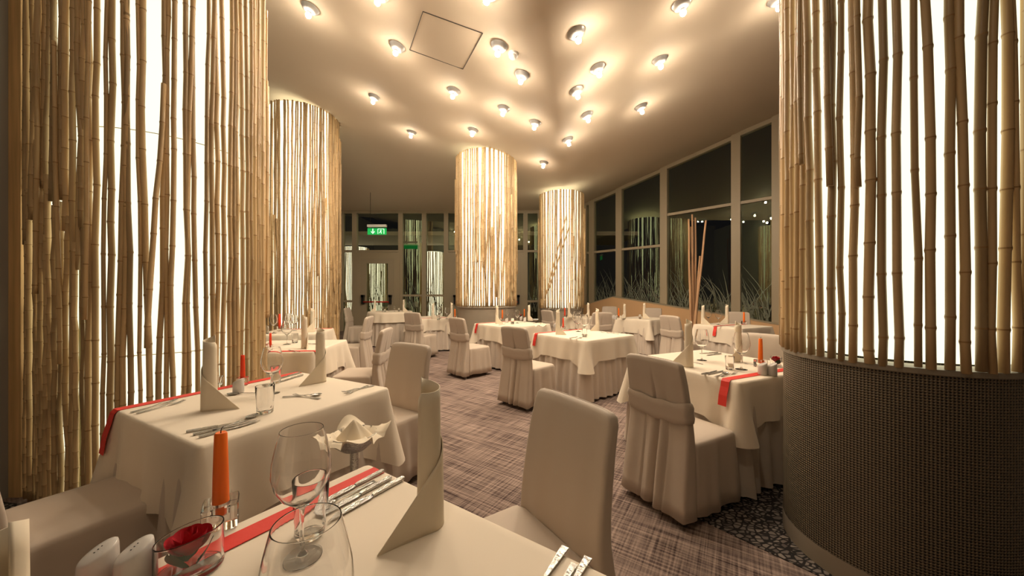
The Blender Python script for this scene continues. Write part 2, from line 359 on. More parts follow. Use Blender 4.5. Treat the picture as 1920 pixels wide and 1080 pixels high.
c4 = roundcol('smallest round bamboo column inside, between central column and window corner', 1.37, 9.6, .60, .90, 1.33+193*9.0/650, 23, .058, .32, True, (3.4,))
def lean_cane(root, p, q_, r, seed):
    d = Vector(q_)-Vector(p); o = link('bamboo_cane', cane_mesh(d.length, r, seed, 6), root, p); o.rotation_mode = 'QUATERNION'; o.rotation_quaternion = Vector((0, 0, 1)).rotation_difference(d)
for i, (xa, ya, xb, yb) in enumerate(((1022, 560, 1062, 405), (1028, 545, 1068, 425))):
    Y = 8.98; lean_cane(c4, (at(xa, Y), Y, EYE+(HOR-ya)*Y/F), (at(xb, Y-.05), Y-.05, EYE+(HOR-yb)*Y/F), .017, 300+i)
# ------------------------------------------------------------------ window walls
FR = M['frame']
def winwall(name, p0, p1, cuts, zsill=0, back=False, doors=(), rails=None, decal=True, seed=1, nb=26, mw=.13):
    """p0->p1 plan line; cuts: list of t positions (metres from p0) of mullions"""
    d = (Vector(p1)-Vector(p0)); L = d.length; d.normalize(); ang = atan2(d.y, d.x); nrm = Vector((-d.y, d.x))
    root = struct(name, None); q = random.Random(seed)
    def P(s, off=0): v = Vector(p0)+d*s+nrm*off; return v.x, v.y
    for s in cuts:
        x, y = P(s); z = ceil_z(*P(s, 0.02 if back else 0.02)) if True else 5
        z = min(ceil_z(*P(max(.01, s), -.12)), 6); mb = MB().box((x, y, z/2), (mw, .16, z), ang); link('mullion', mb.mesh('mullion', FR, False), root)
    for a, b in zip(cuts, cuts[1:]):
        m = (a+b)/2; za = ceil_z(*P(a+.06, -.1)); zb = ceil_z(*P(b-.06, -.1)); 
        x0, y0 = P(a+mw/2); x1, y1 = P(b-mw/2)
        mb = MB(); mb.add([(x0, y0, .02), (x1, y1, .02), (x1, y1, zb-.03), (x0, y0, za-.03)], [(0, 1, 2, 3)])
        link('pane', mb.mesh('pane', M['pane' if back else 'pane_right'], False), root)
        mb = MB(); (xa, ya), (xb, yb), (xc, yc), (xd, yd) = P(a, -.07), P(b, -.07), P(b, .07), P(a, .07)
        mb.add([(xa, ya, za-.10), (xb, yb, zb-.10), (xc, yc, zb-.10), (xd, yd, za-.10), (xa, ya, za), (xb, yb, zb), (xc, yc, zb), (xd, yd, za)], [(3, 2, 1, 0), (4, 5, 6, 7), (0, 1, 5, 4), (2, 3, 7, 6), (1, 2, 6, 5), (3, 0, 4, 7)])
        link('head_rail', mb.mesh('head_rail', FR, False), root)
        for zr in (rails(m) if rails else ()):
            x, y = P(m); mb = MB().box((x, y, zr), (b-a, .11, .07), ang); link('transom', mb.mesh('transom', FR, False), root)
        if decal:
            mb = MB(); w_ = b-a-mw
            for i in range(int(nb*w_)):
                s = a+mw/2+q.uniform(0, w_); h = q.uniform(.35, 1.5)*q.uniform(.6, 1); ln = q.uniform(.1, .65)*h*(-1 if q.random() < .8 else 1); z0 = q.uniform(.5, .95); wd = q.uniform(.005, .019)
                c = []; e = []
                for k in range(7):
                    t = k/6; ss = s+ln*t*t; ss = min(max(ss, a+mw/2), b-mw/2); ww = wd*(1-t)**.7; x, y = P(ss-ww, -.012); c.append((x, y, z0+h*t)); x, y = P(ss+ww, -.012); e.append((x, y, z0+h*t))
                mb.add([v for pr in zip(c, e) for v in pr], [(2*k, 2*k+1, 2*k+3, 2*k+2) for k in range(6)])
            o = link('reed_film', mb.mesh('reed_film', M['decal'], False), root); o['kind'] = 'stuff'
    return root, P, ang
YB = 12.0
def sB(px): return at(px, YB)+8.6
root, P, ang = winwall('window_1', (-8.6, YB), (2.48, YB), [sB(560), sB(600), sB(641), sB(666), sB(752), sB(796), sB(837), sB(985), sB(1012), sB(1055), sB(1092)], back=True, rails=lambda m: (2.75, 1.02) if not sB(666) < m < sB(985) else ((2.75,) if (m < sB(752) or m > sB(837)) else (1.22,)), seed=3, nb=16, mw=.15)
struct('trim_5', MB().box((-7.9, YB, 2.2), (1.35, .1, 4.4)).mesh('trim', M['dark'], False))
def glazed_door(name, x0, x1, two=False):
    r = struct(name, None); z1 = 2.70; xm = (x0+x1)/2; wd = .2
    mb = MB().box((x0+wd/2, YB-.03, z1/2), (wd, .13, z1)).box((x1-wd/2, YB-.03, z1/2), (wd, .13, z1)).box((xm, YB-.03, z1-.1), (x1-x0-2*wd, .128, .2)).box((xm, YB-.03, .12), (x1-x0-2*wd, .128, .24))
    link('door_frame', mb.mesh('door_frame', FR, False), r)
    a, b = x0+wd, x1-wd; s = .2
    mb = MB().box((a+s/2, YB-.07, 1.3), (s, .08, 2.4)).box((b-s/2, YB-.07, 1.3), (s, .08, 2.4)).box(((a+b)/2, YB-.07, 2.41), (b-a-2*s, .078, .18)).box(((a+b)/2, YB-.07, .25), (b-a-2*s, .078, .22))
    link('door_leaf', mb.mesh('door_leaf', mat('door_paint', (.40, .33, .23), .45), False), r)
    mb = MB().add([(a+s, YB-.075, .3), (b-s, YB-.075, .3), (b-s, YB-.075, 2.35), (a+s, YB-.075, 2.35)], [(0, 1, 2, 3)]); link('door_pane', mb.mesh('door_pane', M['pane'], False), r)
    mb = MB().tube([(a+.12, YB-.2, 1.0), (b-.12, YB-.2, 1.0)], .022, 8); link('push_bar', mb.mesh('push_bar', M['red']), r)
    for xx in (a+.1, b-.1):
        mb = MB().box((xx, YB-.16, 1.08), (.07, .12, .30)).box((xx, YB-.16, 1.2), (.10, .12, .08)); link('latch_box', mb.mesh('latch_box', M['black'], False), r)
glazed_door('door_1', at(668, YB), at(751, YB)); glazed_door('door_2', at(838, YB), at(988, YB))
# right window wall, 47 degrees
W0, W1 = Vector((2.48, 12.0)), Vector((9.0, 4.91)); WD = (W1-W0).normalized()
def sW(px):
    k = (px-960)/F; # solve W0+WD*s on ray x=k*y
    return (k*W0.y-W0.x)/(WD.x-k*WD.y)
def railsW(m):
    return (1.33+1.345,) if m < sW(1246) else (1.33+2.2,)
root2, PW, angW = winwall('window_2', tuple(W0), tuple(W1), [0.06, sW(1111), sW(1162), sW(1246), sW(1381), sW(1458), sW(1560), sW(1690)], rails=railsW, seed=8, nb=62, mw=.20)
# peach parapet under the windows
def onW(px, off):
    s = sW(px); v = W0+WD*s+Vector((-WD.y, WD.x))*(-off); return v
pts = []
for px, py in ((1085, 578), (1159, 557), (1250, 572), (1380, 594), (1470, 610), (1600, 640)):
    v = onW(px, .32); Y = v.y; xx = at(px, Y)
    pts.append((v.x, v.y, EYE-(py-HOR)*Y/F))
mb = MB()
off = Vector((-WD.y, WD.x))*.22; rings = []
for i, (x, y, z) in enumerate(pts): rings.append([(x, y, 0), (x, y, z), (x+off.x, y+off.y, z), (x+off.x, y+off.y, 0)])
mb.loft(rings); struct('wall_parapet', mb.mesh('wall_parapet', M['peach'], False))
mb = MB(); rings = []
for i, (x, y, z) in enumerate(pts):
    o2 = -off.normalized()*.012; rings.append([(x+o2.x, y+o2.y, z), (x+off.x, y+off.y, z), (x+off.x, y+off.y, z+.022), (x+o2.x, y+o2.y, z+.022)])
mb.loft(rings); struct('trim_6', mb.mesh('trim', M['frame'], False))
# ------------------------------------------------------------------ outside terrace seen through the glass
struct('ground', MB().box((0, 22, -.08), (60, 19.7, .1)).mesh('ground', M['gravel'], False))
struct('terrace_roof', MB().box((-3.5, 13.6, 3.42), (16, 2.6, .14)).mesh('terrace_roof', M['ceiling'], False))
def outcol(label, x, y, r, z0, z1, seed): return column('bamboo_column', label, circ(x, y, r), circ(x, y, r-.06), z0, z1, .07, near=False, panel='farpanel', extra=.3, seed=seed, rr=.02)
outcol('bright outdoor bamboo column beyond the narrow pane beside the door', at(667, 15.5), 15.5, .55, .05, 3.3, 31)
outcol('outdoor bamboo column seen through the glass door', at(703, 18.5), 18.5, .6, .3, 3.4, 32)
outcol('bright outdoor bamboo column seen through the double window', at(812, 15.6), 15.6, .52, .05, 3.1, 33)
def fold_chair(x, y, rz, label):
    r = empty('folding_chair', label, 'chair', (x, y, -.03), rz, 'white folding chairs on the terrace')
    link('seat', MB().box((0, .2, .46), (.44, .4, .03)).mesh('seat', M['white'], False), r)
    m_ = MB(); rg = []
    for k in range(9):
        t = k/8; xx = -.22+.44*t; h = .15*sqrt(max(0, 1-(2*t-1)**2*.85)); rg.append([(xx, -.05, .78), (xx, -.02, .78), (xx, -.05, .78+h+.08), (xx, -.08, .78+h+.08)][::1])
    m_.loft([[p[0], p[1], p[2], p[3]] for p in rg]); link('backrest', m_.mesh('backrest', M['white'], False), r)
    for sx in (-.21, .21):
        link('leg', MB().tube([(sx, -.07, .95), (sx, .32, .02)], .012, 6).mesh('leg', M['white']), r); link('leg', MB().tube([(sx, .3, .46), (sx, -.1, .02)], .012, 6).mesh('leg', M['white']), r)
fold_chair(at(728, 13.9), 13.9, .3, 'white folding chair outside the glass door'); fold_chair(at(758, 13.2), 13.2, -.2, 'white folding chair outside, beside the door jamb'); fold_chair(at(786, 13.8), 13.8, .1, 'white folding chair outside, next to the thin post'); 
struct('trim_7', MB().box((at(790, 13.2), 13.2, 1.6), (.12, .12, 3.2)).mesh('trim', M['wood'], False))
# ------------------------------------------------------------------ ceiling fittings
def lamp_mesh():
    cap = MB().lathe([(.001, 0), (.098, 0), (.100, -.006), (.094, -.014), (.080, -.038), (.055, -.052), (.030, -.058), (.001, -.058)], 28).mesh('cap', M['chrome'])
    sock = MB().lathe([(.022, -.055), (.024, -.075), (.018, -.085)], 16).mesh('socket', M['chrome'])
    bulb = MB().lathe([(.001, -.066), (.018, -.070), (.028, -.084), (.032, -.1), (.026, -.118), (.014, -.128), (.001, -.131)], 12); k_ = len(bulb.f)
    for i_, f_ in enumerate(bulb.f): bulb.m[i_] = 0 if min(bulb.v[j][2] for j in f_) < -.118 else 1
    bulb = bulb.mesh('bulb', [M['bulb'], M['bulb_neck']])
    return cap, sock, bulb
CAP, SOCK, BLB = lamp_mesh()
def lamp(p, nrm, label):
    r = empty('ceiling_lamp', label, 'lamp', p); r['group'] = 'bare bulb lamps on the ceiling'
    r.rotation_mode = 'QUATERNION'; nn = nrm if nrm.z > 0 else -nrm; r.rotation_quaternion = Vector((0, 0, 1)).rotation_difference(nn)
    link('cap', CAP, r); link('bulb', BLB, link('socket', SOCK, r))
LP = [(582, 14, 'lit ceiling lamp near the big pine-edged bamboo column'), (745, 86, 'lit ceiling lamp beside the access hatch, on its column side'), (702, 181, 'lit ceiling lamp between the hatch and the tall floor-length column'),
      (851, 169, 'lit ceiling lamp just below the hatch in the photo'), (772, 247, 'lit ceiling lamp lowest of those beside the tall floor-length column'), (887, 243, 'lit ceiling lamp right above the central bamboo column top'.replace('right ', '')),
      (936, 85, 'lit ceiling lamp next to the round smoke detector'), (979, 139, 'lit ceiling lamp just beyond the round smoke detector'), (945, 202, 'lit ceiling lamp second closest above the central column'),
      (1004, 229, 'lit ceiling lamp on the fold line, above the central column edge'), (1080, 60, 'large lit ceiling lamp under the pale roof fold at the top'), (1080, 169, 'lit ceiling lamp midway down the ceiling fold'),
      (1120, 127, 'lit ceiling lamp upper middle of the window-side slope'), (1100, 215, 'lit ceiling lamp paired with two smaller ones beyond the fold'), (1064, 261, 'small lit ceiling lamp second lowest along the fold'),
      (1237, 111, 'lit ceiling lamp alone on the window-side slope, upper one'), (1201, 200, 'lit ceiling lamp alone on the window-side slope, lower one'), (1020, 304, 'smallest lit ceiling lamp, above the small round column'),
      (1278, 6, 'lit ceiling lamp cut by the top edge over the window side'), (1458, -2, 'lit ceiling lamp touching the perforated-base column'), (712, -12, 'lit ceiling lamp whose glow shows above the hatch corner'), (917, -16, 'lit ceiling lamp whose glow shows at the top centre')]
for px, py, lb in LP:
    h, nn = ceil_px(px, py)
    if h: lamp(h, nn, lb)
for x, y, lb in ((-.35, .2, 'added ceiling lamp overhead, out of frame, to even the light'), (2.9, 3.4, 'added unseen ceiling lamp by the perforated-base column, to even the light'), (-3.4, 3.3, 'added ceiling lamp above the big column, unseen, to even the light')):  # unseen lamps added to even out the room lighting
    h = bvh.ray_cast(Vector((x, y, 0)), Vector((0, 0, 1)))
    lamp(h[0], h[1], lb)
# access hatch
hp = [ceil_px(*p)[0]+Vector((0, 0, -.004)) for p in ((793, 21), (905, 62), (868, 129), (768, 93))]
mb = MB()
for i in range(4): mb.tube([hp[i], hp[(i+1) % 4]], .005, 4)
struct('trim_8', mb.mesh('trim', M['dark'], False))
h, nn = ceil_px(963, 100)
r = empty('smoke_detector', 'round white smoke detector on the ceiling between two lamps', 'detector', h); r.rotation_mode = 'QUATERNION'; nn = nn if nn.z > 0 else -nn; r.rotation_quaternion = Vector((0, 0, 1)).rotation_difference(nn)
link('base', MB().lathe([(.001, 0), (.06, 0), (.06, -.02), (.05, -.026), (.001, -.026)], 24).mesh('base', M['white']), r)
link('sensor_head', MB().lathe([(.045, -.026), (.047, -.05), (.035, -.062), (.001, -.065)], 24).mesh('sensor_head', M['white']), r)
# exit sign
YS = 10.3; xs = at(707, YS); zs = EYE+(HOR-434)*YS/F
r = empty('exit_sign', 'green running-man emergency exit sign hung on rods before the glass door', 'sign', (xs, YS, zs))
cz = ceil_z(xs, YS)
for dx in (-.2,): link('rod', MB().tube([(dx, 0, .2), (dx, 0, cz-zs)], .006, 6).mesh('rod', M['black']), r)
link('housing', MB().box((0, 0, .165), (.56, .09, .07)).mesh('housing', M['white'], False), r)
spn = link('sign_panel', MB().box((0, 0, 0), (.56, .02, .19)).mesh('sign_panel', M['green'], False), r)
mb = MB(); e = -.014   # arrow down
mb.box((-.12, e, .03), (.022, .006, .10)); mb.add([(-.18, e-.003, -.01), (-.12, e-.003, -.075), (-.06, e-.003, -.01), (-.075, e-.003, .008), (-.12, e-.003, -.045), (-.165, e-.003, .008)], [(0, 1, 4, 5), (1, 2, 3, 4)])
link('arrow', mb.mesh('arrow', M['signwhite'], False), spn); mb = MB()
mb.box((.03, e, 0), (.012, .006, .15)).box((.21, e, 0), (.012, .006, .15)).box((.12, e, .072), (.19, .006, .012))
link('door_outline', mb.mesh('door_outline', M['signwhite'], False), spn)
mb = MB(); mb.lathe([(.001, 0), (.014, .002), (.001, .004)], 12, (.12, e-.006, .05))
for a_, b_, ww in (((.12, .03), (.105, -.015), .022), ((.105, -.012), (.14, -.035), .014), ((.14, -.035), (.13, -.068), .012), ((.105, -.012), (.085, -.045), .014), ((.085, -.045), (.06, -.045), .012), ((.12, .028), (.15, .01), .011), ((.118, .028), (.085, .012), .011)):
    mb.tube([(a_[0], e-.004, a_[1]), (b_[0], e-.004, b_[1])], ww/2, 6)
link('running_figure', mb.mesh('running_figure', M['signwhite'], False), spn)
# ------------------------------------------------------------------ covered chairs
def rrect(w_, t_, rr_, n_=64, cx=0, cy=0):
    rr_ = min(rr_, w_/2-.001, t_/2-.001); pts = []; per = 2*(w_+t_-4*rr_)+2*pi*rr_
    segs = [('l', w_-2*rr_, (-(w_/2-rr_), -t_/2), (1, 0)), ('a', (w_/2-rr_, -(t_/2-rr_)), -pi/2), ('l', t_-2*rr_, (w_/2, -(t_/2-rr_)), (0, 1)), ('a', (w_/2-rr_, t_/2-rr_), 0), ('l', w_-2*rr_, (w_/2-rr_, t_/2), (-1, 0)), ('a', (-(w_/2-rr_), t_/2-rr_), pi/2), ('l', t_-2*rr_, (-w_/2, t_/2-rr_), (0, -1)), ('a', (-(w_/2-rr_), -(t_/2-rr_)), pi)]
    lens = [s[1] if s[0] == 'l' else pi/2*rr_ for s in segs]
    for i in range(n_):
        s = per*i/n_; k = 0
        while k < 7 and s > lens[k]: s -= lens[k]; k += 1
        g = segs[k]
        if g[0] == 'l': x = g[2][0]+g[3][0]*s; y = g[2][1]+g[3][1]*s; nx, ny = g[3][1], -g[3][0]
        else: a = g[2]+s/max(rr_, 1e-6); x = g[1][0]+rr_*cos(a); y = g[1][1]+rr_*sin(a); nx, ny = cos(a), sin(a)
        pts.append((x+cx, y+cy, nx, ny, i/n_))
    return pts
def chair_meshes(seed, hb=.935):
    q = random.Random(seed); ph = [q.uniform(0, 6.28) for _ in range(8)]
    n_ = 192; mb = MB(); rings = []
    # back: front face y~+, rear y~-
    for z, w_, t_, cy, amp in ((.045, .475, .115, -.045, .010), (.12, .468, .105, -.038, .010), (.22, .46, .095, -.03, .009), (.34, .45, .085, -.018, .007), (.44, .44, .075, -.008, .005), (.52, .432, .062, -.004, .003), (.60, .426, .056, -.010, .002), (.70, .420, .054, -.024, .002), (.80, .414, .052, -.041, .0015), (hb-.035, .406, .050, -.062, .001), (hb-.012, .400, .042, -.066, 0), (hb-.002, .380, .024, -.068, 0), (hb, .36, .008, -.069, 0)):
        ring = []
        for x, y, nx, ny, u in rrect(w_, t_, .013, n_, 0, cy):
            d = amp*(sin(2*pi*u*5+ph[0]+z*2)+.6*sin(2*pi*u*9+ph[1]))*.6
            if ny < -.5:    # rear: inverted box pleat below the sash, slit above it
                k = min(1, max(0, (.66-z)/.25)); d -= .034*k*exp(-((x-.012)/.013)**2); d += .012*k*exp(-((x-.045)/.022)**2)+.010*k*exp(-((x+.03)/.02)**2)-.012*k*exp(-((x-.085)/.008)**2)-.010*k*exp(-((x+.075)/.008)**2)
                k2 = exp(-((z-.70)/.06)**2); d -= .018*k2*exp(-(x/.009)**2)
            zz = z
            if z >= hb-.04: zz = z-.016*(abs(x)/.21)**4
            ring.append((x+nx*d, y+ny*d, zz))
        rings.append(ring)
    mb.loft(rings)
    rings = []
    for z, w_, dpt, amp in ((.055, .50, .475, .016), (.14, .49, .465, .014), (.24, .478, .452, .011), (.33, .466, .442, .007), (.40, .454, .432, .003), (.435, .45, .426, .001), (.452, .44, .416, 0), (.460, .42, .40, 0), (.466, .33, .31, 0), (.468, .15, .14, 0)):
        ring = []
        for x, y, nx, ny, u in rrect(w_, dpt, .045, n_, 0, .01+.426/2):
            d = amp*(sin(2*pi*u*7+ph[2])+.7*sin(2*pi*u*12+ph[3]+3*z)+.4*sin(2*pi*u*19+ph[4]))*.6
            if ny < -.5: d = -.01
            ring.append((x+nx*d, y+ny*d, z+(.005*sin(2*pi*u*3+ph[5]) if z < .1 else 0)))
        rings.append(ring)
    mb.loft(rings)
    cover = mb.mesh('fabric_cover', M['chair'])
    # sash wrapped round the back
    mb = MB(); rings = []
    for z, o_ in ((.575, .004), (.585, .010), (.61, .013), (.635, .010), (.665, .013), (.69, .009), (.70, .004)):
        ring = []; tt = (z-.50)/.3
        for x, y, nx, ny, u in rrect(.427+2*o_, .055+2*o_, .026, n_, 0, -.011-.13*max(0, z-.6)):
            sag = -.020*(1-(x/.22)**2) if ny < 0 else 0.0
            ring.append((x, y, z+sag+.004*sin(u*40+z*50)))
        rings.append(ring)
    mb.loft(rings, False, False); sash = mb.mesh('sash', M['chair'])
    leg = MB().box((0, 0, .2), (.026, .026, .4)).mesh('leg', M['leg'], False)
    return cover, sash, leg
CH = [chair_meshes(s) for s in (1, 2, 3)]
kch = [0]
def chair(pos, face, label, sash=True, var=None, g='covered chairs in the dining room'):
    rz = atan2(-face[0], face[1]); c = CH[kch[0] % 3 if var is None else var]; kch[0] += 1
    r = empty('dining_chair', label, 'chair', (pos[0], pos[1], 0), rz, g)
    link('fabric_cover', c[0], r)
    if sash: link('sash', c[1], r)
    for x, y in ((-.19, -.035), (.19, -.035), (-.18, .39), (.18, .39)): link('leg', c[2], r, (x, y, 0))
    return r
chair((.175, 1.272), (-.835, -.55), 'smooth beige-covered chair facing the front table, no sash visible', False, 0)
chair((.925, 2.165), (.88, .47), 'beige-covered chair with a wide sash and deep back pleat beside the perforated drum')
chair((.066, 4.05), (.70, .71), 'covered chair with slanting sash at the table in the room middle')
chair((-.82, 5.48), (.72, .69), 'covered chair with pleated back and sash at the table before the central column')
chair((-1.95, 6.93), (.45, .89), 'covered chair with keyhole back slit and sash near the double window')
chair((-4.15, 8.87), (1, .12), 'covered chair seen side-on by the glass door', True)
chair((-2.42, 5.72), (-1, -.12), 'covered chair with sash turned to the table against the tall floor-length column')
chair((-1.45, 3.82), (-1, -.08), 'side-on covered chair whose seat reaches the second side table')
chair((-.82, 2.64), (-.52, -.85), 'upright smooth-backed covered chair at the corner of the table with spoon and tumbler', False)
chair((-1.87, 1.24), (.5, .87), 'covered chair drawn under the table by the big lit column, only its seat showing', False)
chair((2.75, 5.95), (.92, .4), 'covered chair with a sash between the two window-side tables')
chair((4.55, 6.98), (-.45, -.89), 'pale covered chair facing out behind an orange candle by the windows', False)
chair((2.35, 3.28), (-.8, -.55), 'covered chair half hidden by the perforated-base column', False)
chair((.83, 7.75), (.85, .5), 'slouchy grey-beige covered chair in front of the smallest column')
chair((1.78, 6.95), (-.15, 1), 'covered chair with its back to the middle table, before the smallest column')
chair((2.72, 9.7), (-.4, -.9), 'small covered chair against the peach parapet corner', False)
chair((3.55, 8.75), (-.5, -.85), 'small pale covered chair under the peach parapet slope', False)
# ------------------------------------------------------------------ tables
def square_perim(s, n_side, rc=.02):
    """list of (x,y,nx,ny,d_corner, along) ccw"""
    out = []; h = s/2
    for k in range(4):
        a = k*pi/2; ca, sa = cos(a), sin(a)
        L_ = s-2*rc
        for i in range(n_side):
            t = i/n_side; tt = .5-.5*cos(pi*t)*1.0; tt = .5*t+.5*tt; x, y = -L_/2+L_*tt, -h
            out.append((x*ca-y*sa, x*sa+y*ca, sa, -ca, min(tt, 1-tt)*L_, k*s+tt*L_))
        for i in range(5):
            b = -pi/2+pi/2*i/5+a; cx, cy = h-rc, -h+rc; X, Y_ = cx*ca-cy*sa, cx*sa+cy*ca
            out.append((X+rc*cos(b), Y_+rc*sin(b), cos(b), sin(b), 0, k*s+L_))
    return out
def cloth_mesh(s, hang, seed, n_side=30, ztop=.75, cornerdrop=.42):
    q = random.Random(seed); P = square_perim(s, n_side); ph = [q.uniform(0, 6.28) for _ in range(6)]; cs = [q.uniform(.85, 1.15) for _ in range(4)]
    rings = []; ins = .03
    rings.append([(x*(1-.06), y*(1-.06), ztop) for x, y, *_ in P]); rings.append([(x-nx*.012, y-ny*.012, ztop) for x, y, nx, ny, d, a in P])
    rings.append([(x-nx*.003, y-ny*.003, ztop-.003) for x, y, nx, ny, d, a in P]); rings.append([(x+nx*.003, y+ny*.003, ztop-.014) for x, y, nx, ny, d, a in P])
    for k in range(1, 10):
        t = k/9; ring = []
        for x, y, nx, ny, d, a in P:
            ci = int(round(a/s)) % 4; e = exp(-(d/.13)**2); hh = hang*(1+cornerdrop*max(0, 1-d/.20)*cs[ci])
            wv = .010*sin(a*2*pi/.34+ph[0])+.006*sin(a*2*pi/.19+ph[1])
            out = .006+t*(.022+wv*1.4*(1-e))+t**1.2*.085*exp(-(d/.06)**2)*cs[ci]-t*.020*exp(-((d-.10)/.05)**2)
            ring.append((x+nx*out, y+ny*out, ztop-.014-(hh-.014)*t))
        rings.append(ring)
    mb = MB(); mb.loft(list(reversed(rings)), False, True)
    return mb.mesh('tablecloth', M['cloth'])
def skirt_mesh(s, seed, ztop=.742, n_side=64, z1=.03):
    q = random.Random(seed); P = square_perim(s-.02, n_side, .03); ph = [q.uniform(0, 6.28) for _ in range(6)]
    rings = []
    for k in range(8):
        t = k/7; ring = []
        for x, y, nx, ny, d, a in P:
            f = sin(a*2*pi/.125+ph[0]+1.2*sin(a*5+ph[1])); f = f*(1-.25*f*f); wv = f*(.006+.020*t)+.010*t*sin(a*2*pi/.41+ph[2])
            out = .002+.035*t+wv+.03*t*exp(-(d/.08)**2); ring.append((x+nx*out, y+ny*out, ztop-(ztop-z1)*t))
        rings.append(ring)
    mb = MB().loft(list(reversed(rings)), False, True); return mb.mesh('table_skirt', M['skirt'])
TB = {}
def table(key, cx, cy, s, rot, tn, hang=.27, ribbon=None, seed=1, skirt=True, near=False, zt=.75):
    """rot: angle of local x axis. ribbon=(axis edge offset y, x_from, x_to, drop_at_from, drop_at_to)"""
    r = empty('dining_table', 'square dining table hidden under cloth, '+tn, 'table', (cx, cy, 0), rot)
    link('tabletop', MB().box((0, 0, .722), (s-.03, s-.03, .03)).mesh('tabletop', M['tabletop'], False), r)
    lg = MB().box((0, 0, .353), (.05, .05, .706)).mesh('leg', M['tabletop'], False)
    for sx in (-1, 1):
        for sy in (-1, 1): link('leg', lg, r, (sx*(s/2-.07), sy*(s/2-.07), 0))
    if skirt:
        o = link('table_skirt', skirt_mesh(s, seed), None, (cx, cy, 0), rot); tag(o, 'pleated floor-length beige skirt around '+tn, 'table skirt', 'pleated skirts under the tablecloths')
    o = link('tablecloth', cloth_mesh(s, hang, seed+40), None, (cx, cy, 0), rot); tag(o, 'cream top cloth with hanging corners over '+tn, 'tablecloth', 'cream tablecloths')
    TB[key] = (cx, cy, s, rot, tn)
    if ribbon:
        y0, xa, xb, da, db = ribbon; h = s/2; pts = []
        z = .7525
        if da: 
            xa = -h-.0; pts += [(-h-.046-.02*0, 0, z-da), (-h-.036, 0, z-da*.6), (-h-.018, 0, z-.05), (-h-.010, 0, z-.014), (-h+.002, 0, z)]
        else: pts += [(xa, 0, z)]
        pts += [(-h*.5, 0, z), (0, 0, z), (h*.5, 0, z)]
        if db: pts += [(h-.002, 0, z), (h+.010, 0, z-.014), (h+.018, 0, z-.05), (h+.036, 0, z-db*.6), (h+.046, 0, z-db)]
        else: pts += [(xb, 0, z)]
        pts = sorted(set(p for p in pts), key=lambda p: (p[0] if abs(p[0]) < h else p[0]))
        mb = MB().strip([(p[0], y0, p[2]) for p in pts], (0, 1, 0), .056, .002)
        o = link('ribbon_runner', mb.mesh('ribbon_runner', M['red'], False), None, (cx, cy, 0), rot); tag(o, 'narrow red ribbon runner laid across '+tn, 'ribbon', 'red ribbons on the tables')
N1 = 'the front table'; N2 = 'the table by the pine-edged column'; N3 = 'the middle table'; N4 = 'the table by the perforated drum'
N5 = 'the table before the central column'; N6 = 'the table before the double window'; N8 = 'the second side table'; N9 = 'the table at the floor-length column'
N10 = 'the table before the peach parapet'; N11 = 'the table by the bare poles'; N13 = 'the table in front of the smallest column'; N7 = 'the round buffet table by the glass door'
# T1: corner (-.489,1.178); u toward lower-left, v toward right
a1 = radians(34); u = Vector((-sin(a1), -cos(a1))); v = Vector((cos(a1), -sin(a1))); S1 = 1.0
c_ = Vector((-.489, 1.178))+u*S1/2+v*S1/2
# local x = v direction -> rot=-a1 ; local y = -u
table('T1', c_.x, c_.y, S1, pi/2-a1, N1, .30, ribbon=(S1/2-.075, -S1/2+.02, S1/2-.01, 0, 0), seed=1)
table('T2', -1.37, 1.92, .92, radians(90-27.5), N2, .33, ribbon=(.92/2-.045, -.4, .44, .2, 0), seed=2)
table('T3', .985, 4.83, .98, radians(90-53.5+0)-0, N3, .27, ribbon=(.42, -.48, .45, .17, 0), seed=3)
table('T4', 1.70, 2.875, .98, radians(25), N4, .28, ribbon=(-.40, -.48, .45, .17, 0), seed=4)
table('T5', .0, 6.42, 1.0, radians(42), N5, .27, ribbon=(.40, -.5, .45, .17, 0), seed=5)
table('T6', -1.95, 8.08, .80, radians(30), N6, .27, ribbon=(-.33, -.4, .41, 0, .2), seed=6)
table('T8', -2.42, 3.78, .88, radians(6), N8, .28, ribbon=(-.40, -.42, .42, 0, .17), seed=8)
table('T9', -3.2, 5.15, .82, radians(14), N9, .27, ribbon=(.33, -.3, .4, 0, 0), seed=9)
table('T10', 2.95, 7.80, .86, radians(36), N10, .30, seed=10)
table('T11', 3.88, 6.12, .86, radians(25), N11, .27, ribbon=(-.0, -.4, .4, .17, 0), seed=11)
table('T13', 1.72, 8.2, .70, radians(40), N13, .27, seed=13)
# round buffet table
r = empty('buffet_table', 'round buffet table hidden under two cloths by the glass door', 'table', (-3.12, 8.9, 0))
link('tabletop', MB().lathe([(.001, .80), (.50, .80), (.50, .83), (.001, .83)], 40).mesh('tabletop', M['tabletop'], False), r)
link('pedestal', MB().lathe([(.25, 0), (.25, .03), (.04, .06), (.04, .80)], 20, cap0=True).mesh('pedestal', M['leg']), r)
def round_cloth(R_, z0, z1, np_, amp, m, name):
    n_ = 240; rings = [[(R_*.96*cos(2*pi*j/n_), R_*.96*sin(2*pi*j/n_), z0) for j in range(n_)], [(R_*cos(2*pi*j/n_), R_*sin(2*pi*j/n_), z0-.006) for j in range(n_)]]
    for k in range(1, 7):
        t = k/6; rings.append([((R_+.006+t*.03+t*amp*sin(np_*2*pi*j/n_+.8*sin(6*pi*j/n_)))*cos(2*pi*j/n_), (R_+.006+t*.03+t*amp*sin(np_*2*pi*j/n_+.8*sin(6*pi*j/n_)))*sin(2*pi*j/n_), z0-.006-(z0-z1)*t) for j in range(n_)])
    return MB().loft(list(reversed(rings)), False, True).mesh(name, m)
tag(link('table_skirt', round_cloth(.515, .834, .03, 26, .022, M['skirt'], 'table_skirt'), None, (-3.12, 8.9, 0)), 'pleated floor-length skirt around the round buffet table', 'table skirt', 'pleated skirts under the tablecloths')
